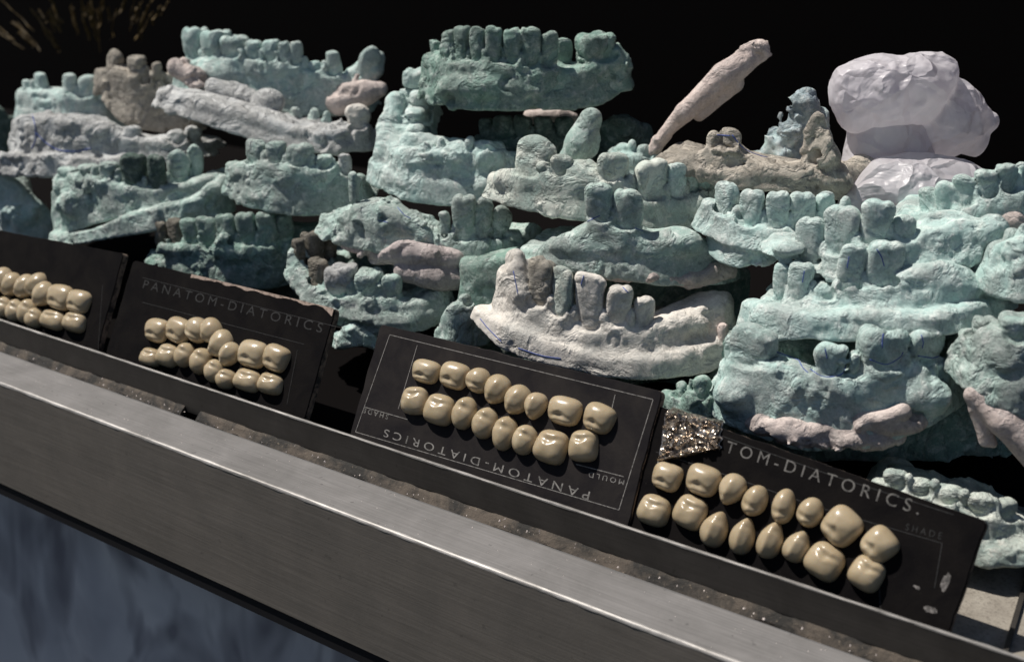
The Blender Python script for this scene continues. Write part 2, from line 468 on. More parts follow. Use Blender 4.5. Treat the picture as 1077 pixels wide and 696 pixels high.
    # closed at the border
    d[0], d[-1] = 1, 1; d[:, 0], d[:, -1] = 1, 1; d[:, :, 0], d[:, :, -1] = 1, 1
    V, Q = surface_nets(d, lo, vox)
    fo = np.full(len(Q), -1)
    if len(teeth):
        ci = np.clip(np.rint((V[Q].mean(1)-lo)/vox).astype(int), 0, np.array(d.shape)-1); fo = owner[ci[:, 0], ci[:, 1], ci[:, 2]]
    return (V, Q), fo

def cast(label, px, py, Y, walls, teeth=(), mat='teal', blobs=(), parts=(), noise=.05, chip=.03, th=.8, vox=None,
         yaw=12, arm=2.2, slab=True, cat='dental cast', name='dental_cast', group='plaster dental casts heaped behind the cards', kdef=.18, base_name='base', ks=.20):
    SEED[0] += 1; sd = SEED[0]
    fr = Frame(px, py, Y, yaw)
    vox = vox or (.049 if Y < 8.9 else .06)
    P0 = path_local(fr, walls[0], th) if walls else None
    T = []; defs = []
    if P0 is not None:
        S = catmull(P0, 12*len(P0))
    for i, t in enumerate(teeth):
        tpx, ytip, wpx, kind = t[:4]; o = t[4] if len(t) > 4 else {}
        if 'dd' in o:
            dd = o['dd']; j = int(np.argmin(np.abs(S[:, 5]-tpx)+3*np.abs(S[:, 1]-dd)*1.0))
        else:
            j = int(np.argmin(np.abs(S[:, 5]-tpx))); dd = S[j, 1]
        j0, j1 = max(j-1, 0), min(j+1, len(S)-1)
        tg = S[j1, :2]-S[j0, :2]; tg = tg/(np.linalg.norm(tg)+1e-9)
        if 'ang' in o: tg = np.array([math.cos(rad(o['ang'])), math.sin(rad(o['ang']))])
        nr = np.array([-tg[1], tg[0]])
        w = wpx*fr.k; tt = w*{'incisor': .75, 'canine': .9, 'molar': 1.05, 'stump': .9, 'worn': .9}[kind]*o.get('t', 1); tt = min(tt, 1.15)
        if 'dd' not in o: dd = dd-max(0, S[j, 4]*.66-tt/2-.03)*abs(nr[1])
        tip = fr.loc(tpx, ytip, dd)
        bpx = tpx-o.get('dx', 0)
        zb = S[j, 2] if 'yb' not in o else fr.loc(bpx, o['yb'], dd)[2]
        bx = fr.loc(bpx, ytip, dd)[0]
        bp = np.array([bx, dd, zb])
        w *= 1.16; 
        rr_ = rad(random.Random(sd*50+i).uniform(-11, 11)); tg = np.array([tg[0]*math.cos(rr_)-tg[1]*math.sin(rr_), tg[0]*math.sin(rr_)+tg[1]*math.cos(rr_)]); nr = np.array([-tg[1], tg[0]])
        defs.append((bp, w, tt, zb, tg, nr, tip[2]-zb, kind, tip[0]-bp[0]))
        T.append((bp, w, tt, tip, kind, tg, nr, o))
    (V, Q), FO = build_sdf(fr, walls, blobs, defs, noise, chip, th, vox, arm, slab, sd, kdef, 1.0, ks)
    base = V[:, 2].min()
    O = fr.O+np.array([0, 0, base]) if len(V) else fr.O
    root = thing(name, label, cat, O, group)
    def toW(P): P = np.asarray(P); return P[:, :1]*fr.X+P[:, 1:2]*fr.Yd+np.stack([0*P[:, 2], 0*P[:, 2], P[:, 2]-base], 1)
    VW = toW(V)
    fn = np.cross(VW[Q[:, 2]]-VW[Q[:, 0]], VW[Q[:, 3]]-VW[Q[:, 1]]); NV = np.zeros_like(VW)
    for k in range(4): np.add.at(NV, Q[:, k], fn)
    NV /= np.linalg.norm(NV, axis=1)[:, None]+1e-9
    for i in [-1]+list(range(len(T))):
        qs = Q[FO == i]
        if len(qs) < 4: continue
        used, inv = np.unique(qs, return_inverse=True)
        nm = base_name if i < 0 else 'tooth'
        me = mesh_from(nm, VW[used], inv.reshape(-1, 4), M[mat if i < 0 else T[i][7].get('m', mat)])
        me.normals_split_custom_set_from_vertices(NV[used].tolist())
        link(nm, me, root)
    for p in parts:
        pn, pm, pb = p[:3]; kw = p[3] if len(p) > 3 else {}
        pw = kw.pop('walls', ()) if kw else ()
        (V2, Q2), _ = build_sdf(fr, pw, pb, (), kw.get('noise', .04), kw.get('chip', .02), kw.get('th', .3), vox, 0, False, sd+7, kw.get('k', .2))
        po = link(pn, mesh_from(pn, toW(V2), Q2, M[pm]), root)
        if 'label' in kw: po['label'] = kw['label']
    CASTS[label] = (root, fr)
    return root

def pencil(root, lines, r=.016):
    """blue pencil strokes drawn on the plaster: short tubes laid on the surface"""
    meshes = [c for c in root.children if c.type == 'MESH']
    trees = []
    for c in meshes:
        off = Vector(root.location)
        vs = [v.co+off for v in c.data.vertices]; ps = [tuple(p.vertices) for p in c.data.polygons]
        trees.append(BVHTree.FromPolygons(vs, ps))
    for ln in lines:
        ptsd = catmull(np.array(ln, float), max(4, 5*len(ln)))
        P = []
        for x, y in ptsd:
            dvec = Vector(ray(x, y)).normalized(); best = None
            for t in trees:
                h = t.ray_cast(Vector(C), dvec)
                if h[0] is not None and (best is None or h[3] < best[0]): best = (h[3], h[0]+h[1]*0 , h[1])
            if best is not None and (not P or (best[1]-P[-1]).length < .6): P.append(best[1])
        if len(P) < 2: continue
        tube('pencil_mark', P, r, M['pencil'], root)

def tube(name, P, r, mat, parent=None, n=6, taper=None, loc=None):
    V = []; Fc = []
    P = [Vector(p) for p in P]
    for i, p in enumerate(P):
        t = (P[min(i+1, len(P)-1)]-P[max(i-1, 0)]).normalized()
        a = t.orthogonal().normalized() if i == 0 else (a-t*a.dot(t)).normalized()
        b = t.cross(a)
        rr = r if taper is None else r*taper[i]
        for k in range(n):
            an = 2*math.pi*k/n; V.append(p+(a*math.cos(an)+b*math.sin(an))*rr)
    for i in range(len(P)-1):
        for k in range(n):
            Fc.append((i*n+k, i*n+(k+1) % n, (i+1)*n+(k+1) % n, (i+1)*n+k))
    Fc.append(tuple(range(n))[::-1]); Fc.append(tuple(range((len(P)-1)*n, len(P)*n)))
    return solid(name, V, Fc, mat, parent, True, loc)
# ------------------------------------------------------------------ the heap of casts (outlines traced from the photograph: px, depth offset, top px, bottom px)
def I(x, y, w, k='incisor', **o): return (x, y, w, k, o)

# front row -----------------------------------------------------------------
big = cast('large teal cast with blue pencil ticks on its teeth and pink band underneath', 885, 405, 6.0,
    [[(755,.5,403,425),(770,.1,374,440),(795,-.3,373,452),(835,-.6,383,464),(875,-.7,390,468),(920,-.7,381,464),(960,-.5,378,450),(995,0,373,430),(1008,.5,384,415)]],
    [I(792,341,44,'worn',yb=378,t=.7), I(874,361,28,'worn',yb=388,t=.8), I(899,371,13,'stump'), I(929,342,44,'molar',yb=380,t=.8), I(969,343,40,'molar',yb=374,t=.8), I(772,352,20,'worn',yb=378,t=.9)],
    'teal', blobs=[('s',788,392,-.15,26,34,22),('s',770,400,.1,14,30,16),('s',775,415,-.6,24,22,20),('s',968,415,-.9,30,22,18),('s',880,410,-1.0,50,15,15)], noise=.045, chip=.035, th=.75,
    parts=[('pink_plaster_patch','pink',[('s',842,449,-1.0,56,19,26),('s',900,455,-1.05,50,15,26),('s',932,440,-1.1,40,16,22),('c',905,448,-1.5,8,950,432,-1.5,9)],{'chip':.045,'k':.1,'label':'pink plaster band under the cast'})])
pencil(big, [[(868,367),(869,372),(870,377)],[(929,351),(928,359),(928,366)],[(969,352),(971,360),(970,366)],
    [(817,370),(828,374),(838,376),(844,386),(850,392)],[(852,388),(866,396),(884,394),(890,384)],[(915,378),(932,383),(946,376),(950,370)],[(965,374),(982,376),(995,371)]])

white = cast('chalky white cast with tall teeth and a broad curled lip', 640, 335, 6.0,
    [[(533,.5,278,330),(545,.1,272,340),(560,-.2,310,350),(590,-.5,336,365),(625,-.6,343,372),(660,-.5,339,375),(700,-.2,332,375),(735,.3,320,370),(762,.8,306,362)],
     [(503,.2,321,335),(520,-.5,332,354),(545,-.9,343,371),(590,-1.2,358,381),(632,-1.3,370,391),(690,-1.2,373,395),(735,-.7,362,390),(757,-.1,354,382)]],
    [I(543,261,24,'canine',dx=0,yb=282), I(573,272,26,'worn',m='stain',yb=316), I(594,281,27,'incisor',yb=326,m='pale',t=1.1), I(621,287,33,'incisor',yb=340,dx=-3), I(650,300,25,'worn',yb=335), I(677,312,20,'worn',yb=338)],
    'white', blobs=[('c',545,268,0,6,553,310,-.2,13),('c',560,330,-.7,8,640,356,-.9,9),('c',640,356,-.9,9,735,340,-.2,10),('c',752,350,.2,9,760,322,.5,9)],
    noise=.04, chip=.025, th=.8, parts=[('pink_plaster_patch','cream',[('c',760,345,-.1,6,763,385,-.2,4)],{'label':'pale pink drip at the right end'})])
pencil(white, [[(505,335),(514,346),(528,360)],[(545,366),(570,374),(590,377)],[(614,290),(611,300)],[(655,302),(661,308)],[(540,285),(545,310)]])

cast('small cast with stained brown broken teeth at its left end and teal lip', 388, 300, 6.2,
    [[(312,.6,258,292),(322,.2,284,305),(340,-.2,298,320),(365,-.4,305,330),(400,-.4,306,335),(440,-.2,312,335),(466,.3,300,328)],
     [(330,.0,302,318),(352,-.5,318,336),(385,-.8,328,346),(425,-.8,328,348),(468,-.1,318,340)]],
    [I(313,250,15,'worn',m='dirty',yb=284), I(328,242,22,'molar',m='dirty',dd=.9,yb=276), I(344,239,16,'worn',dd=1.2,yb=272,m='dirty'), I(335,272,20,'worn',m='dirty',yb=300), I(358,278,28,'molar',m='grey',yb=306), I(388,283,27,'molar',yb=305,m='green'), I(411,288,20,'worn',yb=307,m='green')],
    'green', blobs=[('c',320,285,.5,10,345,280,.9,10),('s',395,318,-.6,45,9,12)], noise=.04, chip=.03, th=.8)

cast('dark green cast with slanting worn teeth directly behind the second card from left', 237, 262, 6.6,
    [[(163,.4,260,275),(185,0,256,282),(215,-.3,254,288),(250,-.4,252,297),(285,-.2,252,301),(311,.4,248,296)]],
    [I(169,231,16,'worn',m='dirty'), I(184,230,17,'worn',m='dirty',dx=-4), I(199,229,18,'worn',dx=-5), I(216,228,18,'worn',dx=-5), I(236,225,20,'worn',dx=-5), I(256,223,20,'worn',dx=-4), I(276,222,20,'worn',dx=-4), I(297,224,18,'worn')],
    'moss', blobs=[('c',172,262,-.4,6,230,262,-.9,7),('c',230,262,-.9,7,262,268,-.8,6),('c',238,252,-.8,8,244,268,-.9,7)], noise=.05, chip=.04, th=.65)

cast('grey-green lumpy cast cut off by the right edge beside the pink smooth arm', 1070, 385, 6.8,
    [[(1022,.3,345,398),(1045,-.3,338,415),(1075,-.5,336,432),(1105,-.3,340,440),(1130,.3,345,430)]],
    [I(1040,332,26,'molar',yb=352), I(1070,330,30,'molar',yb=350), I(1102,333,28,'molar',yb=352)], 'green',
    blobs=[('s',1060,375,-.8,24,20,18),('s',1050,405,-.8,18,16,15)], noise=.06, chip=.04, th=.8)
cast('smooth pinkish plaster wedge slanting down at the right edge', 1045, 440, 5.6, [], (), 'cream',
    blobs=[('c',1026,414,.2,11,1056,440,-.1,17),('c',1056,440,-.1,17,1098,480,-.3,22),('c',1021,416,.2,6,1036,464,.1,6),('c',1028,430,.2,8,1044,466,.1,5)], noise=.02, chip=.0, kdef=.12, cat='plaster piece', name='plaster_wedge', group='loose plaster pieces in the heap', base_name='wedge')

cast('pale cast lowest at the bottom right corner, behind the rightmost card', 1020, 545, 5.4,
    [[(925,.0,503,540),(965,-.1,512,550),(1000,-.3,522,562),(1035,-.5,532,572),(1060,-.4,537,578),(1090,0,542,585)],
     [(1000,-.9,563,583),(1040,-1.1,570,591),(1085,-1,568,589)]],
    [I(943,494,22,'worn',t=.8), I(968,503,24,'worn',t=.8), I(998,510,28,'worn',t=.8), I(1033,519,30,'worn',t=.8), I(1058,524,24,'worn',t=.8)], 'pale', noise=.05, chip=.04, th=.6)

cast('little green cast with two cone teeth poking up behind the crumpled foil', 735, 412, 4.6,
    [[(702,.2,410,440),(725,-.2,407,440),(750,-.1,412,440),(768,.3,418,442)]],
    [I(718,399,15,'canine',yb=412), I(738,395,19,'canine',yb=412)], 'moss', noise=.05, chip=.03, th=.5, arm=1.0)  # darker plaster puts the shade over this cast into its colour
cast('green scrap of cast just behind the top edge of the third card', 487, 330, 5.6,
    [[(462,.2,340,368),(480,-.1,315,368),(498,.1,322,362),(508,.4,340,358)]], [I(489,308,14,'stump')], 'green', noise=.07, chip=.05, th=.5, arm=1.0)
cast('pale green crumbs of cast in the gap left of the third card', 375, 350, 5.0,
    [[(352,.2,348,362),(372,-.1,342,362),(392,.1,349,366)]], (), 'teal', noise=.08, chip=.05, th=.35, arm=.6)

# second row -----------------------------------------------------------------
two = cast('green cast on a thick smooth slab, two front teeth close together at its middle', 920, 305, 7.4,
    [[(812,.4,314,330),(840,0,307,322),(875,-.2,307,322),(915,-.3,299,320),(950,-.3,281,320),(1000,-.2,271,318),(1040,.2,291,325),(1054,.6,296,322)],
     [(785,-.1,315,348),(810,-.8,319,352),(850,-1.2,327,354),(905,-1.35,326,355),(960,-1.3,327,352),(1010,-1.1,320,346),(1054,-.2,310,336)]],
    [I(826,276,18,'worn',yb=312), I(843,275,24,'worn',yb=310), I(872,296,30,'worn',yb=308,t=1.2), I(900,256,27,'worn',yb=303,dx=2,t=.7), I(929,253,34,'worn',yb=296,t=.7), I(1033,268,20,'molar',yb=300), I(1048,269,18,'molar',yb=300)],
    'mint', blobs=[('s',980,300,-.6,55,16,14)], noise=.035, chip=.025, th=.75, ks=.04)
pencil(two, [[(846,285),(844,297)],[(893,270),(891,282)],[(922,262),(927,270),(930,280)]], .016)

broken = cast('green cast with two crowns on a pointed ridge, lying over the chalky white cast', 660, 262, 7.2,
    [[(557,.4,258,272),(580,0,250,278),(610,-.3,237,284),(645,-.4,234,288),(690,-.3,243,294),(730,0,243,297),(764,.6,260,294)]],
    [I(634,192,28,'worn',yb=228,t=.7), I(661,198,29,'worn',yb=236,t=.7)], 'green',
    blobs=[('s',640,262,-.7,60,16,14),('s',712,255,-.4,26,16,20),('-s',655,275,-1.5,45,9,14)], noise=.05, chip=.03, th=.75,
    parts=[('pink_plaster_patch','pink',[('c',628,287,-1.0,6,684,291,-1.0,8),('c',684,291,-1.0,8,725,295,-.7,7),('c',725,295,-.7,7,765,286,-.1,11)],{'chip':.04,'label':'pink base layer along the underside'})])
pencil(broken, [[(618,233),(626,229),(631,227)],[(668,240),(676,243)]], .014)

gr = cast('green cast with three leaning teeth and torn left half above the mauve lump', 450, 245, 8.0,
    [[(346,.3,224,245),(370,-.1,212,255),(400,-.3,211,262),(435,-.3,227,275),(470,-.3,243,285),(510,-.2,247,291),(545,.2,240,290),(562,.6,236,284)]],
    [I(371,180,11,'stump',yb=212), I(488,204,24,'worn',yb=248,t=.8), I(509,206,21,'canine',yb=246,dx=2,t=.8), I(527,215,20,'canine',yb=249,dx=4,t=.8), I(468,222,14,'stump',yb=244)], 'green',
    blobs=[('s',400,235,-.5,45,18,16)], noise=.06, chip=.06, th=.8)
pencil(gr, [[(418,218),(425,226),(432,230)],[(398,232),(408,234)]], .016)
cast('mauve pink lump of broken plaster wedged between two green casts', 445, 280, 7.2, [], (), 'mauve',
    blobs=[('c',362,258,.1,4,395,266,0,11),('c',395,268,0,11,432,266,-.2,13),('c',432,266,-.2,13,478,272,-.2,11),('c',425,285,-.3,12,465,291,-.3,14),('c',465,291,-.3,14,522,294,0,8),('c',480,274,0,11,520,288,.1,9)],
    noise=.05, chip=.09, kdef=.08, cat='plaster piece', name='plaster_lump', group='loose plaster pieces in the heap', base_name='lump')

leftg = cast('worn grey-green cast with a wide smooth lip sweeping up right, above leftmost card', 150, 210, 6.6,
    [[(60,.5,186,248),(80,0,180,240),(110,-.4,184,232),(140,-.5,192,224),(170,-.4,194,216),(200,0,190,210),(226,.6,182,202)],
     [(56,-.3,243,257),(75,-1.0,245,256),(110,-1.4,235,251),(140,-1.5,223,245),(180,-1.4,213,238),(210,-1.0,206,231),(238,.1,184,222)]],
    [I(72,176,18,'worn',t=1.1), I(92,172,18,'worn',t=1.1), I(113,170,18,'worn',t=1.1), I(138,161,22,'worn',m='dark'), I(163,163,16,'worn',m='dark'), I(186,157,20,'canine',dd=.5,yb=188), I(203,152,15,'canine',dd=1.0,yb=184)],
    'green', blobs=[('s',85,215,-.3,26,24,18),('c',64,240,-.1,6,72,252,-.4,8)], noise=.06, chip=.05, th=.65, ks=.05)
cast('bright teal rough cast cut off by the left edge below the grey slab', 20, 215, 7.0,
    [[(-40,.2,172,240),(-10,0,176,248),(15,-.3,180,252),(38,-.3,200,253),(60,.3,228,254)]], [I(5,170,22,'stump')], 'mint',
    blobs=[('s',20,225,-.7,26,16,16),('c',-10,246,-.5,6,58,252,-.4,5)], noise=.08, chip=.06, th=.8)
cast('green cast with three square teeth at its left, above the dark green one', 315, 192, 8.6,
    [[(246,.4,170,203),(265,-.1,166,214),(295,-.4,168,221),(330,-.4,172,224),(355,-.1,173,221),(376,.3,182,213)]],
    [I(268,145,22,'worn',yb=168,t=.7), I(290,148,20,'worn',yb=169,t=.7), I(313,150,25,'worn',yb=171,t=.7), I(340,163,18,'worn'), I(362,160,14,'stump',m='grey')], 'green',
    blobs=[('c',252,182,-.4,5,300,188,-.9,7),('c',300,188,-.9,7,350,178,-.6,5),('s',300,208,-.7,45,9,14)], noise=.05, chip=.04, th=.8)

# third row -----------------------------------------------------------------
cast('mint cast with five upright teeth in a row just under the tan cast', 825, 238, 8.8,
    [[(748,.6,208,243),(768,.1,222,252),(795,-.2,231,258),(820,-.3,233,262),(850,-.2,237,264),(880,.2,229,262),(900,.7,226,255)],
     [(750,.3,240,264),(775,-.5,256,276),(800,-.7,259,278),(822,-.5,258,270)]],
    [I(766,191,27,'worn',yb=226,t=.8), I(794,199,25,'worn',yb=233,t=.8), I(820,201,25,'worn',yb=235,t=.8), I(846,202,27,'worn',yb=238,t=.8), I(868,202,21,'worn',yb=232,t=.8), I(890,206,13,'canine',yb=230)],
    'mint', noise=.04, chip=.03, th=.8)
cast('light mint cast with two large wedge teeth and an empty socket, right side', 935, 248, 8.2,
    [[(820,.4,252,264),(838,.1,258,276),(860,-.2,270,288),(889,-.4,263,292),(922,-.5,253,290),(955,-.4,243,282),(990,-.3,232,276),(1025,0,229,272),(1053,.5,234,268)]],
    [I(857,228,30,'worn',yb=272,t=.7), I(889,216,36,'worn',yb=262,t=.7), I(922,209,29,'worn',yb=253,t=.7), I(952,226,26,'stump',yb=243)], 'mint',
    blobs=[('s',830,262,-.4,18,9,14),('s',1042,246,-.4,17,20,18),('s',968,262,-.6,60,14,14),('-s',948,230,-.1,12,9,10),('s',1000,235,.1,30,14,16)], noise=.045, chip=.035, th=.8)
cast('pale whitish cast with rounded crowns and a broken stump at its left end', 635, 195, 8.8,
    [[(523,.5,180,208),(545,0,174,215),(575,-.4,174,222),(610,-.6,180,228),(650,-.6,192,235),(690,-.4,206,240),(720,0,206,238),(747,.6,184,230)]],
    [I(565,142,46,'stump',yb=180,t=.8), I(590,163,20,'worn',yb=180), I(643,160,28,'worn',yb=186,t=.8), I(685,167,30,'worn',yb=207,t=.8), I(711,171,21,'worn',yb=205,t=.8,m='mint'), I(729,172,16,'worn',yb=200,m='mint'), I(742,176,13,'worn',yb=196,m='mint')],
    'pale', blobs=[('c',575,185,-.3,18,615,190,-.6,20),('c',615,190,-.6,20,655,202,-.7,16),('c',530,190,-.2,12,560,202,-.5,12),('c',700,232,-.5,9,735,215,-.1,12),('c',560,160,-.3,9,580,180,-.4,10),('-s',572,150,-.6,9,7,12)], noise=.04, chip=.03, th=.8)
cast('horseshoe cast with worn flat teeth climbing its left arm, beneath the topmost cast', 470, 160, 10.0,
    [[(436,3.0,92,122,.75),(426,2.2,108,150,.75),(414,1.2,130,180,.7),(414,.3,150,196,.65),(436,-.4,154,205,.65),(480,-.5,154,208,.65),(520,-.4,154,206,.65),(547,.1,160,196,.6)],
     [(392,.6,166,190),(415,-.5,180,204),(440,-.8,186,211),(480,-.9,188,214),(520,-.8,186,210)]],
    [I(437,72,27,'molar',dd=3.0,yb=96,ang=100), I(440,94,25,'worn',dd=2.4,yb=112,ang=100), I(437,112,27,'worn',dd=1.8,yb=126,ang=100), I(436,130,27,'worn',dd=1.2,yb=144,ang=100), I(480,148,26,'stump',yb=156), I(510,147,26,'stump',yb=156), I(450,149,20,'stump',yb=156)],
    'mint', blobs=[('c',416,108,2.1,13,404,162,.6,12),('c',430,150,.2,10,520,160,-.1,11)], noise=.045, chip=.035, th=.65, arm=0, ks=.10)
grey = cast('grey cast with blue pencil lines on a flat ridge, at the left edge', 105, 150, 8.8,
    [[(20,.5,122,158),(30,-.1,119,163),(70,-.3,121,164),(110,-.2,126,166),(135,0,140,168),(165,.2,143,168),(195,.5,143,168),(210,.9,152,164)],
     [(-30,-.6,160,178),(20,-1.1,160,183),(70,-1.3,162,184),(125,-1.1,164,182),(150,-.7,165,178)]],
    [I(186,136,20,'canine',yb=146), I(203,132,16,'canine',yb=148,dd=.9), I(138,132,18,'stump')], 'grey', noise=.05, chip=.045, th=.8)
pencil(grey, [[(34,121),(37,133),(37,148),(33,156)],[(38,140),(48,150),(62,158),(80,159),(96,156)]], .024)
cast('broad light grey slab cast with a rough front lip, high at the left', 285, 125, 11.0,
    [[(176,0,92,112,.95),(215,-.3,101,125,.95),(260,-.5,112,140,.95),(310,-.5,127,153,.95),(350,-.3,134,159,.95),(384,.3,128,157,.7)]],
    [I(378,108,22,'canine',yb=132,dx=2,m='white'), I(312,112,12,'stump',dd=1.8,yb=132,m='teal'), I(330,114,11,'stump',dd=1.8,yb=134,m='teal'), I(344,115,11,'stump',dd=1.8,yb=134,m='teal')], 'grey',
    blobs=[('c',225,92,1.2,10,262,104,.9,12),('s',282,108,.6,18,15,16)], noise=.05, chip=.05, th=.95, ks=.05,
    parts=[('pink_plaster_patch','pink',[('c',186,72,1.6,11,206,82,1.5,12)],{'chip':.10}),('pink_plaster_patch','pink',[('c',356,108,2.2,14,384,98,2.4,13),('c',384,98,2.4,13,400,94,2.6,8)],{'chip':.10})])
cast('tan cast with one tall stump at its right end and blue pencil line', 800, 175, 11.0,
    [[(697,.4,166,176),(738,0,155,188),(760,-.2,140,192),(784,-.3,160,195),(821,-.4,172,196),(848,-.4,172,200),(875,-.2,172,207),(900,.3,172,206),(923,.9,190,210)]],
    [I(862,117,22,'stump',yb=166,t=.8), I(769,134,24,'stump',yb=150), I(752,137,16,'stump',yb=150)], 'tan',
    blobs=[('c',863,140,-.4,10,864,165,-.4,19),('s',906,180,.3,18,17,16),('c',845,185,-.9,9,885,192,-.7,12),('c',740,180,-.6,9,840,186,-.9,9)], noise=.06, chip=.05, th=.65)
tan = CASTS['tan cast with one tall stump at its right end and blue pencil line'][0]
pencil(tan, [[(770,142),(782,156),(800,164),(822,168),(842,170)],[(754,142),(768,143)]], .018)
cast('green cast with square teeth stepping up right, in front of the white bag', 1020, 218, 10.0,
    [[(960,.3,214,236),(985,-.1,218,242),(1015,-.2,210,242),(1045,-.2,202,240),(1075,0,196,236),(1100,.4,192,230)]],
    [I(978,196,24,'worn',t=.8), I(998,190,26,'worn',t=.8), I(1018,184,26,'worn',t=.8), I(1040,178,24,'worn',t=.8), I(1060,172,22,'worn',t=.8), I(1082,170,22,'worn',t=.8)], 'teal', noise=.05, chip=.04, th=.8,
    parts=[('pink_plaster_patch','pink',[('s',1062,234,-.9,15,12,10)],{})])
cast('rough green cast at the right edge beside the two toothed cast, mostly out of frame', 1078, 278, 8.4,
    [[(1052,.3,252,300),(1070,-.2,247,312),(1095,-.2,245,315),(1125,.2,250,310)]], [I(1066,240,20,'stump'), I(1092,240,22,'stump')], 'teal', blobs=[('s',1066,290,-.5,16,16,14)], noise=.09, chip=.07, th=.8)

# top -----------------------------------------------------------------
cast('topmost green cast with seven long front teeth and one molar across a gap', 553, 72, 11.6,
    [[(453,.6,52,104),(468,.1,59,110),(500,-.3,61,113),(540,-.4,63,114),(575,-.2,67,113),(600,.2,70,112),(630,.5,62,109),(653,1.0,52,95)]],
    [I(457,42,12,'worn',dd=.7,yb=56), I(473,31,18,'worn'), I(486,27,17,'worn'), I(503,27,18,'worn'), I(520,27,18,'worn'), I(540,29,20,'worn'), I(559,28,21,'worn'), I(577,33,17,'worn'), I(594,40,15,'worn',dd=.7,yb=64), I(626,34,33,'molar',yb=60)], 'moss',
    blobs=[('c',472,94,-.7,12,510,92,-1.0,13),('c',510,92,-1.0,13,562,98,-.8,10),('c',560,102,-.5,9,630,102,.3,10),('s',648,62,.8,9,14,16)], noise=.05, chip=.05, th=.8, yaw=12)
cast('shadowed teal cast with a row of teeth just under the topmost one', 560, 145, 12.6,
    [[(503,.2,142,172),(530,-.2,141,176),(560,-.3,141,178),(590,-.2,141,176),(614,.3,143,172)]],
    [I(530,121,20,'worn',yb=142), I(551,121,20,'worn',yb=142), I(572,122,20,'worn',yb=142), I(592,122,20,'worn',yb=142), I(512,124,14,'worn',yb=142)], 'dark', noise=.04, chip=.03, th=.6)  # dark plaster stands in for the shade on this teal cast
cast('leaf shaped green chip of cast standing between the topmost and the pale cast', 614, 145, 10.6, [], (), 'green',
    blobs=[('c',597,172,0,12,612,150,0,18),('c',612,150,0,18,621,126,.1,12)], noise=.04, chip=.025, cat='plaster piece', name='plaster_chip', group='loose plaster pieces in the heap', base_name='chip')
cast('teal cast fragment behind the three rounded crowns of the pale cast', 668, 152, 12.0,
    [[(645,.2,155,185),(665,-.2,160,190),(692,.2,162,190)]], [I(655,150,16,'stump'), I(677,152,16,'stump')], 'teal', noise=.07, chip=.05, th=.5, arm=1.0)
cast('dim teal cast in shadow at the back between the topmost cast and the pink stick', 660, 132, 15.0,
    [[(628,.2,128,170),(652,-.1,122,170),(680,.2,130,170)]], (), 'dark', noise=.08, chip=.05, th=.6, arm=1.5)  # shade at the back put into the dark plaster colour
cast('flat pink plaster slab glimpsed under the topmost cast', 575, 122, 14.6, [], (), 'pink',
    blobs=[('c',556,122,.2,7,590,121,.2,7),('c',590,121,.2,7,604,124,.4,5)], noise=.03, chip=.02, cat='plaster piece', name='plaster_slab', group='loose plaster pieces in the heap', base_name='slab')
sp = cast('blue speckled pale cast lump standing behind the tan one', 832, 135, 13.4,
    [[(795,.2,156,185),(815,0,136,185),(833,-.1,114,185),(850,0,98,185),(866,.3,114,185)]], [I(850,93,18,'stump',yb=104), I(832,112,14,'stump',yb=118), I(814,132,14,'stump',yb=140)], 'speck', noise=.09, chip=.07, th=.6, arm=1.5)
# back left
cast('blurred teal cast with big molars, topmost at the back left', 295, 80, 13.4,
    [[(190,.6,66,100),(222,0,56,104),(250,-.2,58,106),(280,-.3,60,110),(305,-.3,64,116),(330,-.1,70,120),(355,.1,76,120),(378,.4,80,118)]],
    [I(206,28,23,'molar',yb=60), I(226,31,26,'molar',yb=58), I(246,37,25,'molar',yb=58), I(266,42,17,'worn'), I(285,41,18,'worn'), I(298,43,12,'worn'), I(311,43,12,'worn'), I(351,53,14,'stump',yb=77), I(330,64,14,'stump'), I(392,48,20,'canine',dx=8,yb=84)], 'teal',
    blobs=[('c',372,80,.3,9,396,62,.7,9),('c',380,88,.3,9,392,74,.5,11),('s',235,78,-.5,34,16,16)], noise=.045, chip=.03, th=.75)
cast('blurred mint cast with small stub teeth at the far left, above the grey one', 75, 105, 11.4,
    [[(24,.4,92,125),(45,0,92,126),(75,-.2,96,128),(105,0,102,130),(130,.5,117,132)]],
    [I(42,76,15,'stump'), I(72,77,15,'stump'), I(90,79,21,'stump'), I(107,88,11,'stump'), I(28,84,10,'stump')], 'mint', noise=.045, chip=.03, th=.8)
cast('blurred tan grey cast with thin broken stubs at the back left', 150, 98, 12.0,
    [[(107,.3,72,100),(122,0,68,118),(145,-.2,76,132),(170,0,82,137),(200,.3,90,137)]],
    [I(119,51,17,'canine',yb=72), I(143,58,17,'worn'), I(164,65,11,'stump'), I(153,72,12,'canine',yb=86), I(178,76,12,'stump')], 'tan', noise=.05, chip=.05, th=.75)
cast('dim teal lump at the very left edge under the mint cast', 2, 135, 12.0, [[(-30,.2,112,160),(-5,-.1,108,165),(14,.2,122,165)]], (), 'dark', noise=.06, chip=.04, th=.6, arm=1.5)

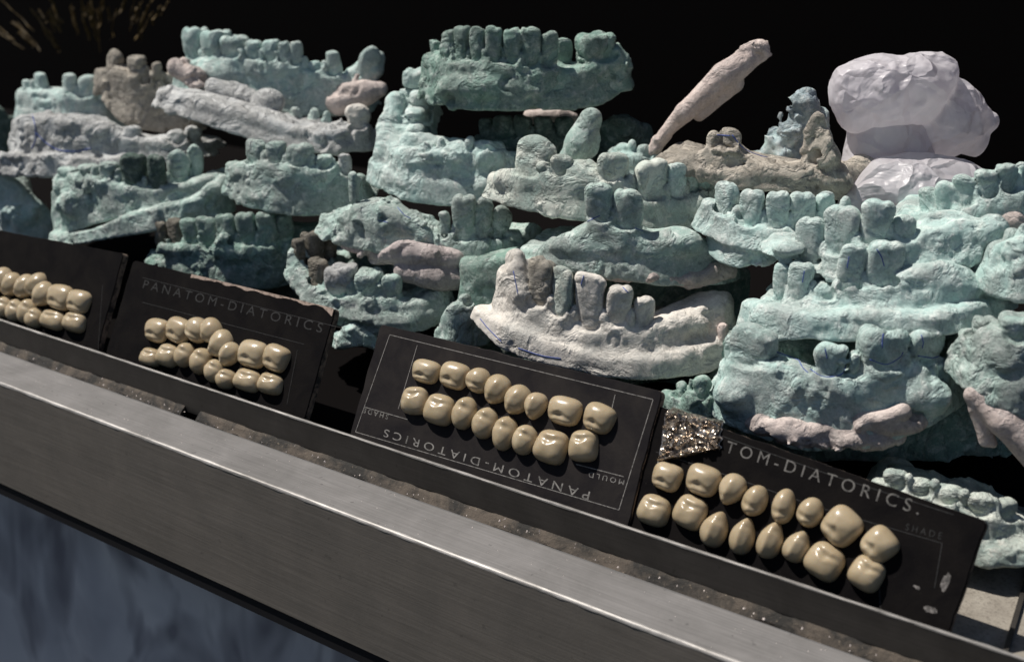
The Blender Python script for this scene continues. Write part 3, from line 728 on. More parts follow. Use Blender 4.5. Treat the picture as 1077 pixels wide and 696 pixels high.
# hidden supports that show dimly through the gaps
cast('dark cast in deep shadow in the gap behind the chalky white one', 620, 330, 9.0,
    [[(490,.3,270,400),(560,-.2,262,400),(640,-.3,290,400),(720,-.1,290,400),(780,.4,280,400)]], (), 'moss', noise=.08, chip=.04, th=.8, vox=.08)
cast('dark cast in deep shadow behind the large teal one with the pink band', 890, 410, 8.8,
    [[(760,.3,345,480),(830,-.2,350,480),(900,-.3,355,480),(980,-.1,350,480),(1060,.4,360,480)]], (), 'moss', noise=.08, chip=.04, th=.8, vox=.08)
cast('dark cast in deep shadow behind the cast with stained teeth', 330, 280, 9.6,
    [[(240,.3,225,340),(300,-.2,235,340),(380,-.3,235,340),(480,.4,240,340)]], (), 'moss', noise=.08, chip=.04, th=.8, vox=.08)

# the leaning pink-white stick
def stick():
    fr = Frame(755, 95, 13.2, 0)
    bl = [('c',694,146,.2,5,720,118,0,11),('c',720,118,0,11,762,80,-.1,14),('c',762,80,-.1,14,797,54,-.1,12),('c',735,120,.1,8,770,88,.1,12),('c',700,142,.2,7,672,178,.6,4)]
    (V, Q), _ = build_sdf(fr, (), bl, (), .04, .045, .3, .05, 0, False, 900, .06)
    V[:, 2] += 0
    b = V[:, 2].min(); O = fr.O+np.array([0, 0, b])
    root = thing('plaster_stick', 'pinkish white plaster stick leaning up into the dark, left of the white bag', 'plaster stick', O)
    W = V[:, :1]*fr.X+V[:, 1:2]*fr.Yd+np.stack([0*V[:, 2], 0*V[:, 2], V[:, 2]-b], 1)
    link('stick', mesh_from('stick', W, Q, M['cream']), root)
stick()
# ------------------------------------------------------------------ more materials
def metal(name, c, c2, rough, streak=(1, 40, 40), metal_=.85, spots=0.):
    mt, nt, b = newmat(name)
    tc = nd(nt, 'ShaderNodeTexCoord').outputs['Object']
    mp = nd(nt, 'ShaderNodeMapping'); mp.inputs['Scale'].default_value = streak; nt.links.new(tc, mp.inputs['Vector'])
    s = noise_tex(nt, mp.outputs[0], .6, 5, .65)
    n = noise_tex(nt, tc, .5, 5, .65, .4)
    col = mix(nt, ramp(nt, n, [(.35, 0.), (.68, 1.)]), c, c2)
    col = mix(nt, 1., col, ramp(nt, s, [(.3, .78), (.7, 1.12)]), 'MULTIPLY')
    v = noise_tex(nt, tc, 3.7, 2, .5)
    if spots: col = mix(nt, ramp(nt, v, [(.70, 0.), (.74, spots)]), col, tuple(x*.3 for x in c))
    nt.links.new(col, b.inputs['Base Color'])
    b.inputs['Metallic'].default_value = metal_
    r = mix(nt, s, rough*.8, rough*1.25)
    nt.links.new(r, b.inputs['Roughness'])
    h = bump(nt, s, .12, .02); h = bump(nt, noise_tex(nt, tc, 12, 4, .7), .12, .02, h)
    nt.links.new(h, b.inputs['Normal'])
    return mt
M['alu'] = metal('brushed_aluminium', (.20, .19, .186), (.145, .138, .134), .8, (.6, 30, 30), .05, .5)
M['alu_face'] = metal('aluminium_front', (.235, .205, .175), (.19, .168, .145), .65, (.5, 30, 30), .1, .3)
M['edge'] = metal('worn_lit_edge', (.42, .40, .385), (.16, .15, .14), .5, (3, 30, 30), .4)  # wear, with the bright line along the edges put into the colour
M['rail'] = metal('rail_steel', (.075, .068, .062), (.05, .045, .041), .48, (.5, 25, 25), .5, .4)
M['trim'], _, _ = flat('black_trim', (.012, .011, .013), .6)

mt, nt, b = newmat('groove_dirt'); M['dirt'] = mt
tc = nd(nt, 'ShaderNodeTexCoord').outputs['Object']
n1 = noise_tex(nt, tc, .55, 5, .7, .5); n2 = noise_tex(nt, tc, 9, 4, .7)
c = mix(nt, ramp(nt, n1, [(.44, 0.), (.6, 1.)]), (.012, .010, .008), (.085, .066, .05))
c = mix(nt, ramp(nt, n2, [(.62, 0.), (.72, .8)]), c, (.24, .19, .14))
nt.links.new(c, b.inputs['Base Color']); b.inputs['Roughness'].default_value = .8
nt.links.new(bump(nt, n2, .8, .05), b.inputs['Normal'])

mt, nt, b = newmat('tray_floor_dirt'); M['tray'] = mt
tc = nd(nt, 'ShaderNodeTexCoord').outputs['Object']
n1 = noise_tex(nt, tc, .5, 6, .7, .4); n2 = noise_tex(nt, tc, 11, 4, .7)
c = mix(nt, ramp(nt, n1, [(.35, 0.), (.62, 1.)]), (.21, .185, .155), (.34, .31, .265))
c = mix(nt, ramp(nt, n2, [(.5, 0.), (.66, .6)]), c, (.10, .085, .07))
nt.links.new(c, b.inputs['Base Color']); b.inputs['Roughness'].default_value = .85
nt.links.new(bump(nt, n2, .5, .04), b.inputs['Normal'])

for kk, gain in (('card', 1.), ('card_brown', 2.6)):
  mt, nt, b = newmat('black_card'); M[kk] = mt
  tc = nd(nt, 'ShaderNodeTexCoord').outputs['Object']
  n1 = noise_tex(nt, tc, .8, 5, .65, .5); n2 = noise_tex(nt, tc, 24, 4, .75); n3 = noise_tex(nt, tc, 5, 4, .7)
  c = mix(nt, ramp(nt, n1, [(.35, 0.), (.7, 1.)]), (.0042*gain, .0036*gain, .0042*gain), (.010*gain, .0085*gain, .008*gain))
  c = mix(nt, ramp(nt, n2, [(.60, 0.), (.72, .6)]), c, (.035, .031, .028))
  c = mix(nt, ramp(nt, n3, [(.68, 0.), (.74, .45)]), c, (.05, .043, .038))
  nt.links.new(c, b.inputs['Base Color']); b.inputs['Roughness'].default_value = .7; b.inputs['Specular IOR Level'].default_value = .05 if gain == 1 else .1
  nt.links.new(bump(nt, n2, .35, .015, bump(nt, n3, .25, .03)), b.inputs['Normal'])
mt, nt, b = newmat('card_core'); M['core'] = mt
tc = nd(nt, 'ShaderNodeTexCoord').outputs['Object']
n1 = noise_tex(nt, tc, 3.0, 5, .7, .6)
nt.links.new(mix(nt, ramp(nt, n1, [(.40, 0.), (.58, 1.)]), (.02, .018, .018), (.22, .16, .125)), b.inputs['Base Color']); b.inputs['Roughness'].default_value = .8

def inkmat(name, c, lo, hi):
    mt, nt, b = newmat(name)
    tc = nd(nt, 'ShaderNodeTexCoord').outputs['Object']
    n = noise_tex(nt, tc, 6.5, 5, .75)
    nt.links.new(mix(nt, ramp(nt, n, [(lo, 0.), (hi, 1.)]), tuple(x*.22 for x in c), c), b.inputs['Base Color'])
    b.inputs['Roughness'].default_value = .65
    return mt
M['ink'] = inkmat('grey_print', (.24, .225, .21), .36, .55)
M['ink_mid'] = inkmat('dulled_print', (.15, .14, .13), .36, .56)
M['ink_dim'] = inkmat('faded_print', (.022, .020, .0195), .44, .62)
M['chip'] = inkmat('peeled_patch', (.26, .235, .22), .42, .6)

mt, nt, b = newmat('porcelain_tooth'); M['tooth'] = mt
tc = nd(nt, 'ShaderNodeTexCoord').outputs['Object']; oi = nd(nt, 'ShaderNodeObjectInfo')
n1 = noise_tex(nt, tc, 2.2, 4, .6)
c = mix(nt, ramp(nt, n1, [(.3, 0.), (.7, 1.)]), (.38, .30, .19), (.47, .385, .265))
c = mix(nt, mix(nt, 1., oi.outputs['Random'], .45, 'MULTIPLY'), c, (.34, .26, .16))
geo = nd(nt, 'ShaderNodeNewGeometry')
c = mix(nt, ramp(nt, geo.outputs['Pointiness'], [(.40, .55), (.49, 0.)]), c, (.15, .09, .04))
nt.links.new(c, b.inputs['Base Color'])
b.inputs['Roughness'].default_value = .3; b.inputs['Specular IOR Level'].default_value = .45
b.inputs['Subsurface Weight'].default_value = .25; b.inputs['Subsurface Radius'].default_value = (.25, .14, .07); b.inputs['Subsurface Scale'].default_value = .5
b.inputs['Coat Weight'].default_value = .2; b.inputs['Coat Roughness'].default_value = .1
nt.links.new(bump(nt, noise_tex(nt, tc, 5, 3, .5), .10, .05), b.inputs['Normal'])

mt, nt, b = newmat('foil'); M['foil'] = mt
tc = nd(nt, 'ShaderNodeTexCoord').outputs['Object']
n1 = noise_tex(nt, tc, 3.5, 5, .7, .8)
nt.links.new(mix(nt, ramp(nt, n1, [(.4, 0.), (.6, 1.)]), (.16, .13, .11), (.70, .60, .50)), b.inputs['Base Color'])
b.inputs['Metallic'].default_value = .85; b.inputs['Roughness'].default_value = .22
nt.links.new(bump(nt, noise_tex(nt, tc, 4, 3, .55, .5), .5, .05), b.inputs['Normal'])

mt, nt, b = newmat('white_plastic'); M['bag'] = mt
tc = nd(nt, 'ShaderNodeTexCoord').outputs['Object']
b.inputs['Roughness'].default_value = .36; b.inputs['Specular IOR Level'].default_value = .45
n1 = noise_tex(nt, tc, .55, 3, .5, 1.0)
v1 = nd(nt, 'ShaderNodeTexVoronoi', feature='DISTANCE_TO_EDGE'); v1.inputs['Scale'].default_value = 1.25
wp = nd(nt, 'ShaderNodeMix', data_type='VECTOR'); wp.inputs[0].default_value = .35
wn = nd(nt, 'ShaderNodeTexNoise'); wn.inputs['Scale'].default_value = 1.3; nt.links.new(tc, wn.inputs['Vector'])
nt.links.new(tc, wp.inputs[4]); nt.links.new(wn.outputs['Color'], wp.inputs[5]); nt.links.new(wp.outputs[1], v1.inputs['Vector'])
nt.links.new(mix(nt, ramp(nt, n1, [(.35, 0.), (.65, 1.)]), (.74, .70, .745), (.88, .85, .885)), b.inputs['Base Color'])
hh = bump(nt, ramp(nt, v1.outputs['Distance'], [(0., 1.), (.16, 0.)]), .5, .22)
nt.links.new(bump(nt, n1, .6, .5, hh), b.inputs['Normal'])
tl = nd(nt, 'ShaderNodeBsdfTranslucent'); tl.inputs['Color'].default_value = (.85, .80, .84, 1)
ms = nd(nt, 'ShaderNodeMixShader'); ms.inputs[0].default_value = .42
out = [n for n in nt.nodes if n.type == 'OUTPUT_MATERIAL'][0]
nt.links.new(b.outputs[0], ms.inputs[1]); nt.links.new(tl.outputs[0], ms.inputs[2]); tr = nd(nt, 'ShaderNodeBsdfTransparent'); m2 = nd(nt, 'ShaderNodeMixShader'); m2.inputs[0].default_value = .16
nt.links.new(ms.outputs[0], m2.inputs[1]); nt.links.new(tr.outputs[0], m2.inputs[2]); nt.links.new(m2.outputs[0], out.inputs[0])

mt, nt, b = newmat('blue_grey_cloth'); M['cloth'] = mt
tc = nd(nt, 'ShaderNodeTexCoord').outputs['Object']
mp = nd(nt, 'ShaderNodeMapping'); mp.inputs['Scale'].default_value = (1, 1, .55); nt.links.new(tc, mp.inputs['Vector'])
n1 = noise_tex(nt, mp.outputs[0], .15, 3, .5, 1.0)
nt.links.new(mix(nt, ramp(nt, noise_tex(nt, mp.outputs[0], .22, 2, .5, 1.6), [(.34, .8), (.54, 0.)]), ramp(nt, n1, [(.30, (.40, .39, .42)), (.5, (.62, .60, .63)), (.68, (.82, .79, .80))]), (.20, .19, .22)), b.inputs['Base Color'])
b.inputs['Roughness'].default_value = .9
M['void'], _, _ = flat('black_backdrop', (.0035, .0028, .0028), .95, 0, .05)  # near black: the unlit look of background and tray is put into the colour
M['straw'] = inkmat('straw', (.34, .21, .05), .54, .68)  # mostly dark with golden patches: dim light on the straw put into the colour

# ------------------------------------------------------------------ the counter: one thing, its parts
def extrude(name, prof, x0, x1, mat, parent, nx=1, wob=0., seed=0):
    V = []; Fc = []; n = len(prof)
    for i in range(nx+1):
        x = x0+(x1-x0)*i/nx
        for k, (y, z) in enumerate(prof):
            w = 0
            if wob: w = wob*float(fbm(np.array([[x*2.3, k*5.+seed, seed]]), 3)[0])
            V.append((x, y+w, z+w*.6))
    for i in range(nx):
        for k in range(n):
            Fc.append((i*n+k, (i+1)*n+k, (i+1)*n+(k+1) % n, i*n+(k+1) % n))
    Fc.append(tuple(range(n))[::-1]); Fc.append(tuple(range(nx*n, nx*n+n)))
    o = solid(name, V, Fc, mat, parent)
    bm = bmesh.new(); bm.from_mesh(o.data); bmesh.ops.recalc_face_normals(bm, faces=bm.faces); bm.to_mesh(o.data); bm.free()
    return o
X0, X1 = -75., 26.
counter = thing('display_counter', 'grey brushed metal display counter with an upright rail and a dusty groove along its front', 'counter', (-5, 0, -5.2))
extrude('ledge', [(-2.10, -.100), (-.36, -.100), (-.34, -.07), (-.30, -.10), (-.30, -.6), (-2.10, -.6)], X0, X1, M['alu'], counter)
extrude('front_panel', [(-2.21, -.19), (-2.105, -.19), (-2.105, -4.63), (-2.21, -4.63)], X0, X1, M['alu_face'], counter)
extrude('worn_lit_edge', [(-2.215, -.187), (-2.205, -.150), (-2.18, -.118), (-2.14, -.100), (-2.103, -.096), (-2.103, -.187)], X0, X1, M['edge'], counter, 700, .006, 3)
extrude('lower_trim', [(-2.16, -4.64), (-1.6, -4.64), (-1.6, -5.2), (-2.16, -5.2)], X0, X1, M['trim'], counter)  # recessed trim, painted black to carry the shadow gap under the panel
rl = extrude('rail', [(0, -.05), (0, 1.085), (.015, 1.10), (.085, 1.10), (.10, 1.085), (.10, -.05)], X0, X1, M['rail'], counter)
extrude('rail_edge', [(-.006, 1.075), (-.004, 1.112), (.03, 1.122), (.09, 1.118), (.106, 1.10), (.106, 1.09), (.05, 1.102)], X0, X1, M['edge'], counter, 360, .007, 8)  # pale strip: sunlight along the rail top put into the colour
# dusty filling of the groove, broken once
for i, (a, b_) in enumerate(((X0, -14.15), (-13.35, X1))):
    extrude('groove_filling', [(-.295, -.5), (-.295, -.10), (-.22, -.02), (-.10, .10), (-.004, .16), (-.004, -.5)], a, b_, M['dirt'], counter, 260, .03, 11+i)
o = extrude('tray_floor', [(.105, -.3), (.105, 0), (26, 0), (26, -.3)], X0, 26.0, M['void'], counter)  # floor painted black in place of the shade in the gaps
V = [(x, y, z) for z in (.005, .045) for x, y in ((10.6, .6), (13.75, .6), (13.75, 9.5), (11.2, 9.5))]
solid('tray_floor_corner', V, [(3, 2, 1, 0), (4, 5, 6, 7), (0, 1, 5, 4), (1, 2, 6, 5), (2, 3, 7, 6), (3, 0, 4, 7)], M['tray'], counter)  # visible corner of the floor, added as its own beige sheet over the black
Pa = on_plane(1056, 682, (0, 0, 0), np.array([0, 0, 1.])); Pb = on_plane(1077, 612, (0, 0, 0), np.array([0, 0, 1.]))
dv = (Pb-Pa)/np.linalg.norm(Pb-Pa); Pe = Pa+dv*16; Ps = Pa-dv*((Pa[1]-.12)/dv[1]); nn = np.array([dv[1], -dv[0], 0])*.12
V = [(*(q+s_)[:2], z) for z in (-.05, .18) for q, s_ in ((Ps, 0*nn), (Pe, 0*nn), (Pe, nn), (Ps, nn))]
solid('tray_end', V, [(0, 1, 2, 3), (4, 5, 6, 7), (0, 1, 5, 4), (1, 2, 6, 5), (2, 3, 7, 6), (3, 0, 4, 7)], M['rail'], counter)

# grit lying in the groove and on the ledge
rs = np.random.RandomState(5)
V = []; Fc = []
for i in range(260):
    if i < 150: x, y, z, s = rs.uniform(-26, 16), rs.uniform(-.27, -.03), 0, rs.uniform(.015, .05); z = -.08+(.27+y)*.85
    else: x, y, z, s = rs.uniform(-24, 14), rs.uniform(-2.05, -.4), -.099, rs.uniform(.008, .022)
    o3 = len(V)
    for d in ((1, 0, 0), (-1, 0, 0), (0, 1, 0), (0, -1, 0), (0, 0, 1), (0, 0, -.3)):
        q = rs.uniform(.6, 1.4); V.append((x+d[0]*s*q, y+d[1]*s*q, z+d[2]*s*q))
    for f in ((0, 2, 4), (2, 1, 4), (1, 3, 4), (3, 0, 4), (2, 0, 5), (1, 2, 5), (3, 1, 5), (0, 3, 5)): Fc.append(tuple(o3+k for k in f))
g = solid('grit', V, Fc, M['cream']); g['kind'] = 'stuff'; g['label'] = 'pale plaster crumbs scattered in the groove and on the ledge'; g['category'] = 'grit'

# ------------------------------------------------------------------ cards of sample teeth
ALPHA = rad(62)
class Card:
    def __init__(s, label, xc, y0, phi, w=10.25, h=4.55, alpha=ALPHA):
        a = alpha
        n = np.array([0, -math.sin(a), math.cos(a)]); u = np.array([1., 0, 0]); v = np.array([0, math.cos(a), math.sin(a)])
        s.u = u*math.cos(rad(phi))+v*math.sin(rad(phi)); s.v = np.cross(n, s.u); s.n = n
        s.w, s.h = w, h
        s.o = np.array([xc, y0, .05+abs(math.sin(rad(phi)))*w/2*math.sin(a)])
        r = thing('tooth_card', label, 'tooth card', s.o, 'black cards of sample teeth behind the rail')
        mm = Matrix.Identity(4)
        for i in range(3): mm[i][0], mm[i][1], mm[i][2], mm[i][3] = s.u[i], s.v[i], s.n[i], s.o[i]
        r.matrix_world = mm
        s.root = r
    def uv(s, px, py, e=0.):
        P = on_plane(px, py, s.o+s.n*e, s.n)-s.o
        return P@s.u, P@s.v
    def part(s, name, V, Fc, mat, smooth=False):
        return link(name, mesh_from(name, [tuple(v) for v in V], Fc, mat, smooth), s.root)
    def board(s, seed, mat='card'):
        w, h, t = s.w/2, s.h, .26
        pts = []
        rr = .16
        for cx_, cy_, a0 in ((w-rr, h-rr, 0), (-w+rr, h-rr, 90), (-w+rr, rr, 180), (w-rr, rr, 270)):
            for k in range(5):
                a = rad(a0+k*22.5); pts.append((cx_+rr*math.cos(a), cy_+rr*math.sin(a)))
        # resample the edge, then nibble it
        P = []
        for i in range(len(pts)):
            a, b_ = np.array(pts[i]), np.array(pts[(i+1) % len(pts)]); L = np.linalg.norm(b_-a); k = max(1, int(L/.08))
            for j in range(k): P.append(a+(b_-a)*j/k)
        P = np.array(P); cen = np.array([0, h/2])
        nz = fbm(np.c_[P*1.7, np.full(len(P), seed*3.3)], 4, .6)
        dirn = (P-cen)/np.linalg.norm(P-cen, axis=1)[:, None]
        P = P+dirn*(nz*.022)[:, None]
        N = len(P)
        inn = P-dirn*.025
        V = [(*p, -t) for p in P]+[(*p, -.03) for p in P]+[(*p, 0) for p in inn]
        Fc = []
        for i in range(N):
            j = (i+1) % N
            Fc.append((i, j, N+j, N+i)); Fc.append((N+i, N+j, 2*N+j, 2*N+i))
        Fc.append(tuple(range(N))[::-1]); Fc.append(tuple(range(2*N, 3*N)))
        o = link('backing_board', mesh_from('backing_board', V, Fc, [M[mat], M['core']], False), s.root)
        for i in range(N): o.data.polygons[2*i].material_index = 1
        return o
    def line(s, pts, wd=.022, mat='ink', e=.006, px=True):
        """printed rule through pixel points"""
        q = [np.array(s.uv(*p)) if px else np.array(p) for p in pts]
        V = []; Fc = []
        for i in range(len(q)-1):
            d = q[i+1]-q[i]; L = np.linalg.norm(d); d = d/L; nrm = np.array([-d[1], d[0]])*wd/2; k = max(1, int(L/.25))
            for j in range(k):
                a = q[i]+d*L*j/k; b_ = q[i]+d*L*(j+1)/k; o = len(V)
                V += [(*(a-nrm), e), (*(b_-nrm), e), (*(b_+nrm), e), (*(a+nrm), e)]; Fc.append((o, o+1, o+2, o+3))
        return V, Fc
    def rules(s, lines, mat='ink', wd=.022):
        V = []; Fc = []
        for k, l in enumerate(lines):
            v, f = s.line(l, wd, e=.006+.002*(k % 3)); o = len(V); V += v; Fc += [tuple(o+i for i in q) for q in f]
        s.part('printed_rules', V, Fc, M[mat])
    def text(s, body, p0, p1, hpx, mat='ink', e=.007, weight=.0):
        """letters from pixel p0 (start of the baseline) to p1 (its end)"""
        a, b_ = np.array(s.uv(*p0)), np.array(s.uv(*p1)); d = b_-a; L = np.linalg.norm(d); ang = math.atan2(d[1], d[0])
        k = depth(s.o+s.u*a[0]+s.v*a[1])/FPX
        cu = bpy.data.curves.new('t', 'FONT'); cu.body = body; cu.space_character = 1.55; cu.size = 1; cu.offset = weight
        ob = bpy.data.objects.new('t', cu); COL.objects.link(ob)
        dg = bpy.context.evaluated_depsgraph_get(); me = bpy.data.meshes.new_from_object(ob.evaluated_get(dg))
        bpy.data.objects.remove(ob); bpy.data.curves.remove(cu)
        co = np.empty(len(me.vertices)*3, np.float32); me.vertices.foreach_get('co', co); co = co.reshape(-1, 3)
        x0, x1 = co[:, 0].min(), co[:, 0].max(); yh = co[:, 1].max()-min(co[:, 1].min(), 0)*0
        X = (co[:, 0]-x0)/(x1-x0)*L; Y = co[:, 1]/yh*hpx*k
        co[:, 0] = a[0]+X*math.cos(ang)-Y*math.sin(ang); co[:, 1] = a[1]+X*math.sin(ang)+Y*math.cos(ang); co[:, 2] = e
        me.vertices.foreach_set('co', co.ravel()); me.update(); me.name = 'lettering'
        me.materials.clear(); me.materials.append(M[mat])
        return link('lettering', me, s.root)
    def teeth(s, rows, seed):
        rs = np.random.RandomState(seed)
        for (px, py, w, h, up, kind, rot) in rows:
            u, v = s.uv(px, py, .22)
            u2, _ = s.uv(px+w/2, py, .22); u1, _ = s.uv(px-w/2, py, .22); _, v2 = s.uv(px, py-h/2, .22); _, v1 = s.uv(px, py+h/2, .22)
            W, H = abs(u2-u1)*.95, abs(v2-v1)*.97
            V, Q = art_tooth(W, H, .30+.10*min(W, H), up, kind, rs.randint(1e6))
            c, sn = math.cos(rad(rot)), math.sin(rad(rot))
            V2 = V.copy(); V2[:, 0] = u+V[:, 0]*c-V[:, 1]*sn; V2[:, 1] = v+V[:, 0]*sn+V[:, 1]*c
            s.part('sample_tooth', V2, Q, M['tooth'], True)

def art_tooth(W, H, D, up, kind, seed, nr=18, na=36):
    """porcelain crown lying on its back: buccal bulge, a step and a chewing edge; up=+1 chewing edge towards the bottom"""
    rs = np.random.RandomState(seed); o = rs.rand(3)*40
    ph = np.linspace(0, 2*np.pi, na, endpoint=False)
    V = []
    # side skirt then dome
    rings = [(1.0, -.06), (1.0, .05)]+[(math.cos(t), .05+1.0*math.sin(t)) for t in np.linspace(.12, math.pi/2*.985, nr)]
    ex = 3.0 if kind == 'm' else 2.1
    c, s = np.cos(ph), np.sin(ph)
    bx = np.sign(c)*np.abs(c)**(2/ex); by = np.sign(s)*np.abs(s)**(2/ex)
    for rr, zz in rings:
        rr2 = rr**.82
        x = bx*rr2; y = by*rr2
        if kind == 'm': wx = 1+.06*y*up
        elif kind == 'c': wx = 1+.16*y*up-.22*np.maximum(-y*up, 0)**2+0*y
        else: wx = 1-.10*y*up
        if kind != 'm':                       # egg outline
            wx = wx*(1-.10*np.maximum(-y*up, 0)**2)
        X = x*wx; Y = y
        z = zz*np.ones(na)
        V.append(np.stack([X, Y, z], 1))
    V = np.concatenate(V)
    x, y, z = V[:, 0], V[:, 1], V[:, 2]
    top = np.clip((z-.05), 0, 1)
    yy = y*up                                   # yy<0 : chewing side
    g0 = -.42
    if kind == 'm':
        z2 = z-.17*top*np.exp(-((yy-g0-.08*np.cos(x*5))/.19)**2)-.14*top*np.exp(-(x/.2)**2)*np.clip(-yy+.15, 0, 1)
        z2 += .10*top*np.exp(-((yy-g0+.30)/.16)**2)*(.6+.4*np.cos(x*5.5))
        z2 += .05*top*np.exp(-((yy+.08)/.2)**2)*np.cos(x*5.0+.5)
    elif kind == 'p':
        z2 = z-.14*top*np.exp(-((yy-g0-.02-.12*x*x)/.17)**2)+.16*top*np.exp(-((yy-g0+.28)**2+(x*.8)**2)/.07)+.05*top*np.exp(-(x/.3)**2)
    else:
        z2 = z+.12*top*np.exp(-(x/.28)**2)-.08*top*np.exp(-((yy+.55)/.14)**2)
    V = np.stack([x*W/2, y*H/2, z2*D], 1)
    d = fbm(V*3+o, 2)*.012
    V[:, 2] += d*(z > .1); V[:, 0] *= 1+fbm(V*1.5+o, 1)*.06; V[:, 1] *= 1+fbm(V*1.5+o+9, 1)*.06
    Q = []; L = len(rings)
    for i in range(L-1):
        for j in range(na): Q.append((i*na+j, i*na+(j+1) % na, (i+1)*na+(j+1) % na, (i+1)*na+j))
    Q.append(tuple(range((L-1)*na, L*na)))
    return V, Q

c3 = Card('black card of tan teeth with upside down lettering and a full printed border', -1.66, .16, .8)
c3.board(3, 'card_brown')
c3.rules([[(410,352),(687,420),(651,536),(374,454),(410,352)], [(439,363),(419,430)], [(384,428),(429,441)], [(647,415),(640,445)], [(606,488),(656,501)]])
c3.text('PANATOM-DIATORICS', (621,517), (405,451), 9)
c3.text('MOULD', (657,504.5), (620,496), 5.5); c3.text('SHADE', (409,436), (383,429), 5)
c3.teeth([(445,390,31,27,1,'m',0),(475,394,32,31,1,'m',-4),(500.5,399,27,30,1,'p',-5),(520,409,28,35,1,'c',-22),(541,420,28,36,1,'c',-24),(560.5,426,24,32,1,'c',-6),(591,431,37,33,1,'m',0),(627,439,35,33,1,'m',-8),
  (433.5,420,29,32,-1,'m',10),(459,430,33,36,-1,'m',0),(485,434,26,38,-1,'p',-4),(507,444,26,38,-1,'p',-8),(528,455,26,40,-1,'p',0),(549,461.5,26,36,-1,'p',-8),(577,469,37,39,-1,'m',0),(611,468,33,37,-1,'m',12)], 3)

c4 = Card('rightmost black card of tan teeth, upright lettering and a foil covered corner', 6.95, .42, -4.3, h=4.3)
c4.h = .5*(c4.uv(700, 426)[1]+c4.uv(1019, 545)[1])
c4.board(4)
c4.rules([[(700,437),(761,459),(870,498),(1003,541)], [(690,475),(757,497),(860,533),(991,571)], [(991,571),(983,618)], [(925,618),(926,640)]], 'ink_dim')
c4.text('PANATOM-DIATORICS.', (704,456), (966,541), 12, 'ink_mid'); c4.text('SHADE', (952,557), (990,567), 7, 'ink_dim')
c4.teeth([(699.5,501,34,33,1,'m',0),(737,504,39,37,1,'m',2),(767.5,514,31,39,1,'c',-10),(792,525.5,28,39,1,'p',-8),(822,532,27,42,1,'p',6),(850,538,30,36,1,'p',-6),(883,553,44,46,1,'m',-25),(923,572,40,41,1,'m',-30),
  (685.5,536,37,37,-1,'m',0),(723.5,538,39,40,-1,'m',-6),(749.5,556,31,44,-1,'c',-4),(779,563,29,44,-1,'c',0),(808,567,29,46,-1,'c',-4),(836,574,30,41,-1,'c',-10),(865.5,590,45,43,-1,'m',-12),(910,603,42,40,-1,'m',-12)], 4)
rs = np.random.RandomState(12)
for (px, py, a, b_) in ((995,611,.10,.20),(979,641,.14,.07),(964,617,.07,.04)):
    u, v = c4.uv(px, py); V = []
    for k in range(22):
        t = 2*math.pi*k/22; q = 1+.45*float(fbm(np.array([[math.cos(t)*1.3+px, math.sin(t)*1.3, 2.]]), 3)[0]); V.append((u+a*q*math.cos(t), v+b_*q*math.sin(t), .005))
    c4.part('peeled_patch', V, [tuple(range(22))], M['chip'])

c2 = Card('black card of tan teeth with worn brown top edge and nearly faded lettering', -14.0, .16, .6, w=10.4)
c2.board(2)
c2.rules([[(150,292),(360,345)], [(150,318),(320,362)], [(313,368),(302,425)]], 'ink_dim', .02)
c2.text('PANATOM-DIATORICS', (150,303), (338,350), 9, 'ink_dim')
c2.teeth([(162,346.5,25,27,1,'m',0),(185,346.5,26,29,1,'m',-6),(204,346,25,28,1,'p',-14),(219,347.5,24,28,1,'c',-30),(229,361.5,24,34,1,'c',-40),(238,372,20,30,1,'c',-16),(262.5,371.5,31,32,1,'m',0),(287.5,375.5,28,31,1,'m',-6),
  (155,375,22,22,-1,'m',0),(173.5,373,23,27,-1,'m',0),(191,373,20,29,-1,'p',-6),(208,379,22,31,-1,'p',-10),(222.5,389,20,27,-1,'p',-8),(234.5,398,21,25,-1,'p',0),(257,399,29,26,-1,'m',0),(281,402.5,27,25,-1,'m',0)], 2)

V = []; Fc = []
for k in range(120):
    t = k/119; u = -1.9+(5.12+1.9)*t; wd = max(.02, .07+.05*float(fbm(np.array([[u*2.1, .3, 4.]]), 3)[0])+(.16*max(0, t-.93)/.07))
    V += [(u, c2.h-wd, .008), (u, c2.h+.01, .008), (u, c2.h+.012, -.1)]
for k in range(119): Fc += [(3*k, 3*k+3, 3*k+4, 3*k+1), (3*k+1, 3*k+4, 3*k+5, 3*k+2)]
M['worn'] = inkmat('worn_card', (.36, .27, .22), .36, .5)
c2.part('worn_top_edge', V, Fc, M['worn'])
c1 = Card('leftmost black card of tan teeth, cut off by the left edge', -24.8, .16, 2.5, w=10.4, h=4.3)
c1.board(1)
c1.teeth([(-52,283,24,26,1,'m',0),(-32,286,22,26,1,'p',0),(-16,290,19,27,1,'p',-20),(0,294,18,28,1,'c',-26),(9,299,17,30,1,'c',-32),(22.5,301,17,30,1,'c',-36),(35,299,17,32,1,'c',-52),(42,309,19,29,1,'c',-28),(60,312,27,29,1,'m',-4),(79.5,316.5,24,27,1,'m',-4),
  (-30,318,22,24,-1,'m',0),(-12,321,20,26,-1,'p',0),(1,323,17,26,-1,'p',-4),(13,326,18,27,-1,'p',-8),(25.5,327,18,29,-1,'p',-10),(33,334,18,24,-1,'p',-6),(52,335.5,26,22,-1,'m',0),(75,338,24,23,-1,'m',0)], 1)
c1.rules([[(108,300),(103,372)]], 'ink_dim', .02)

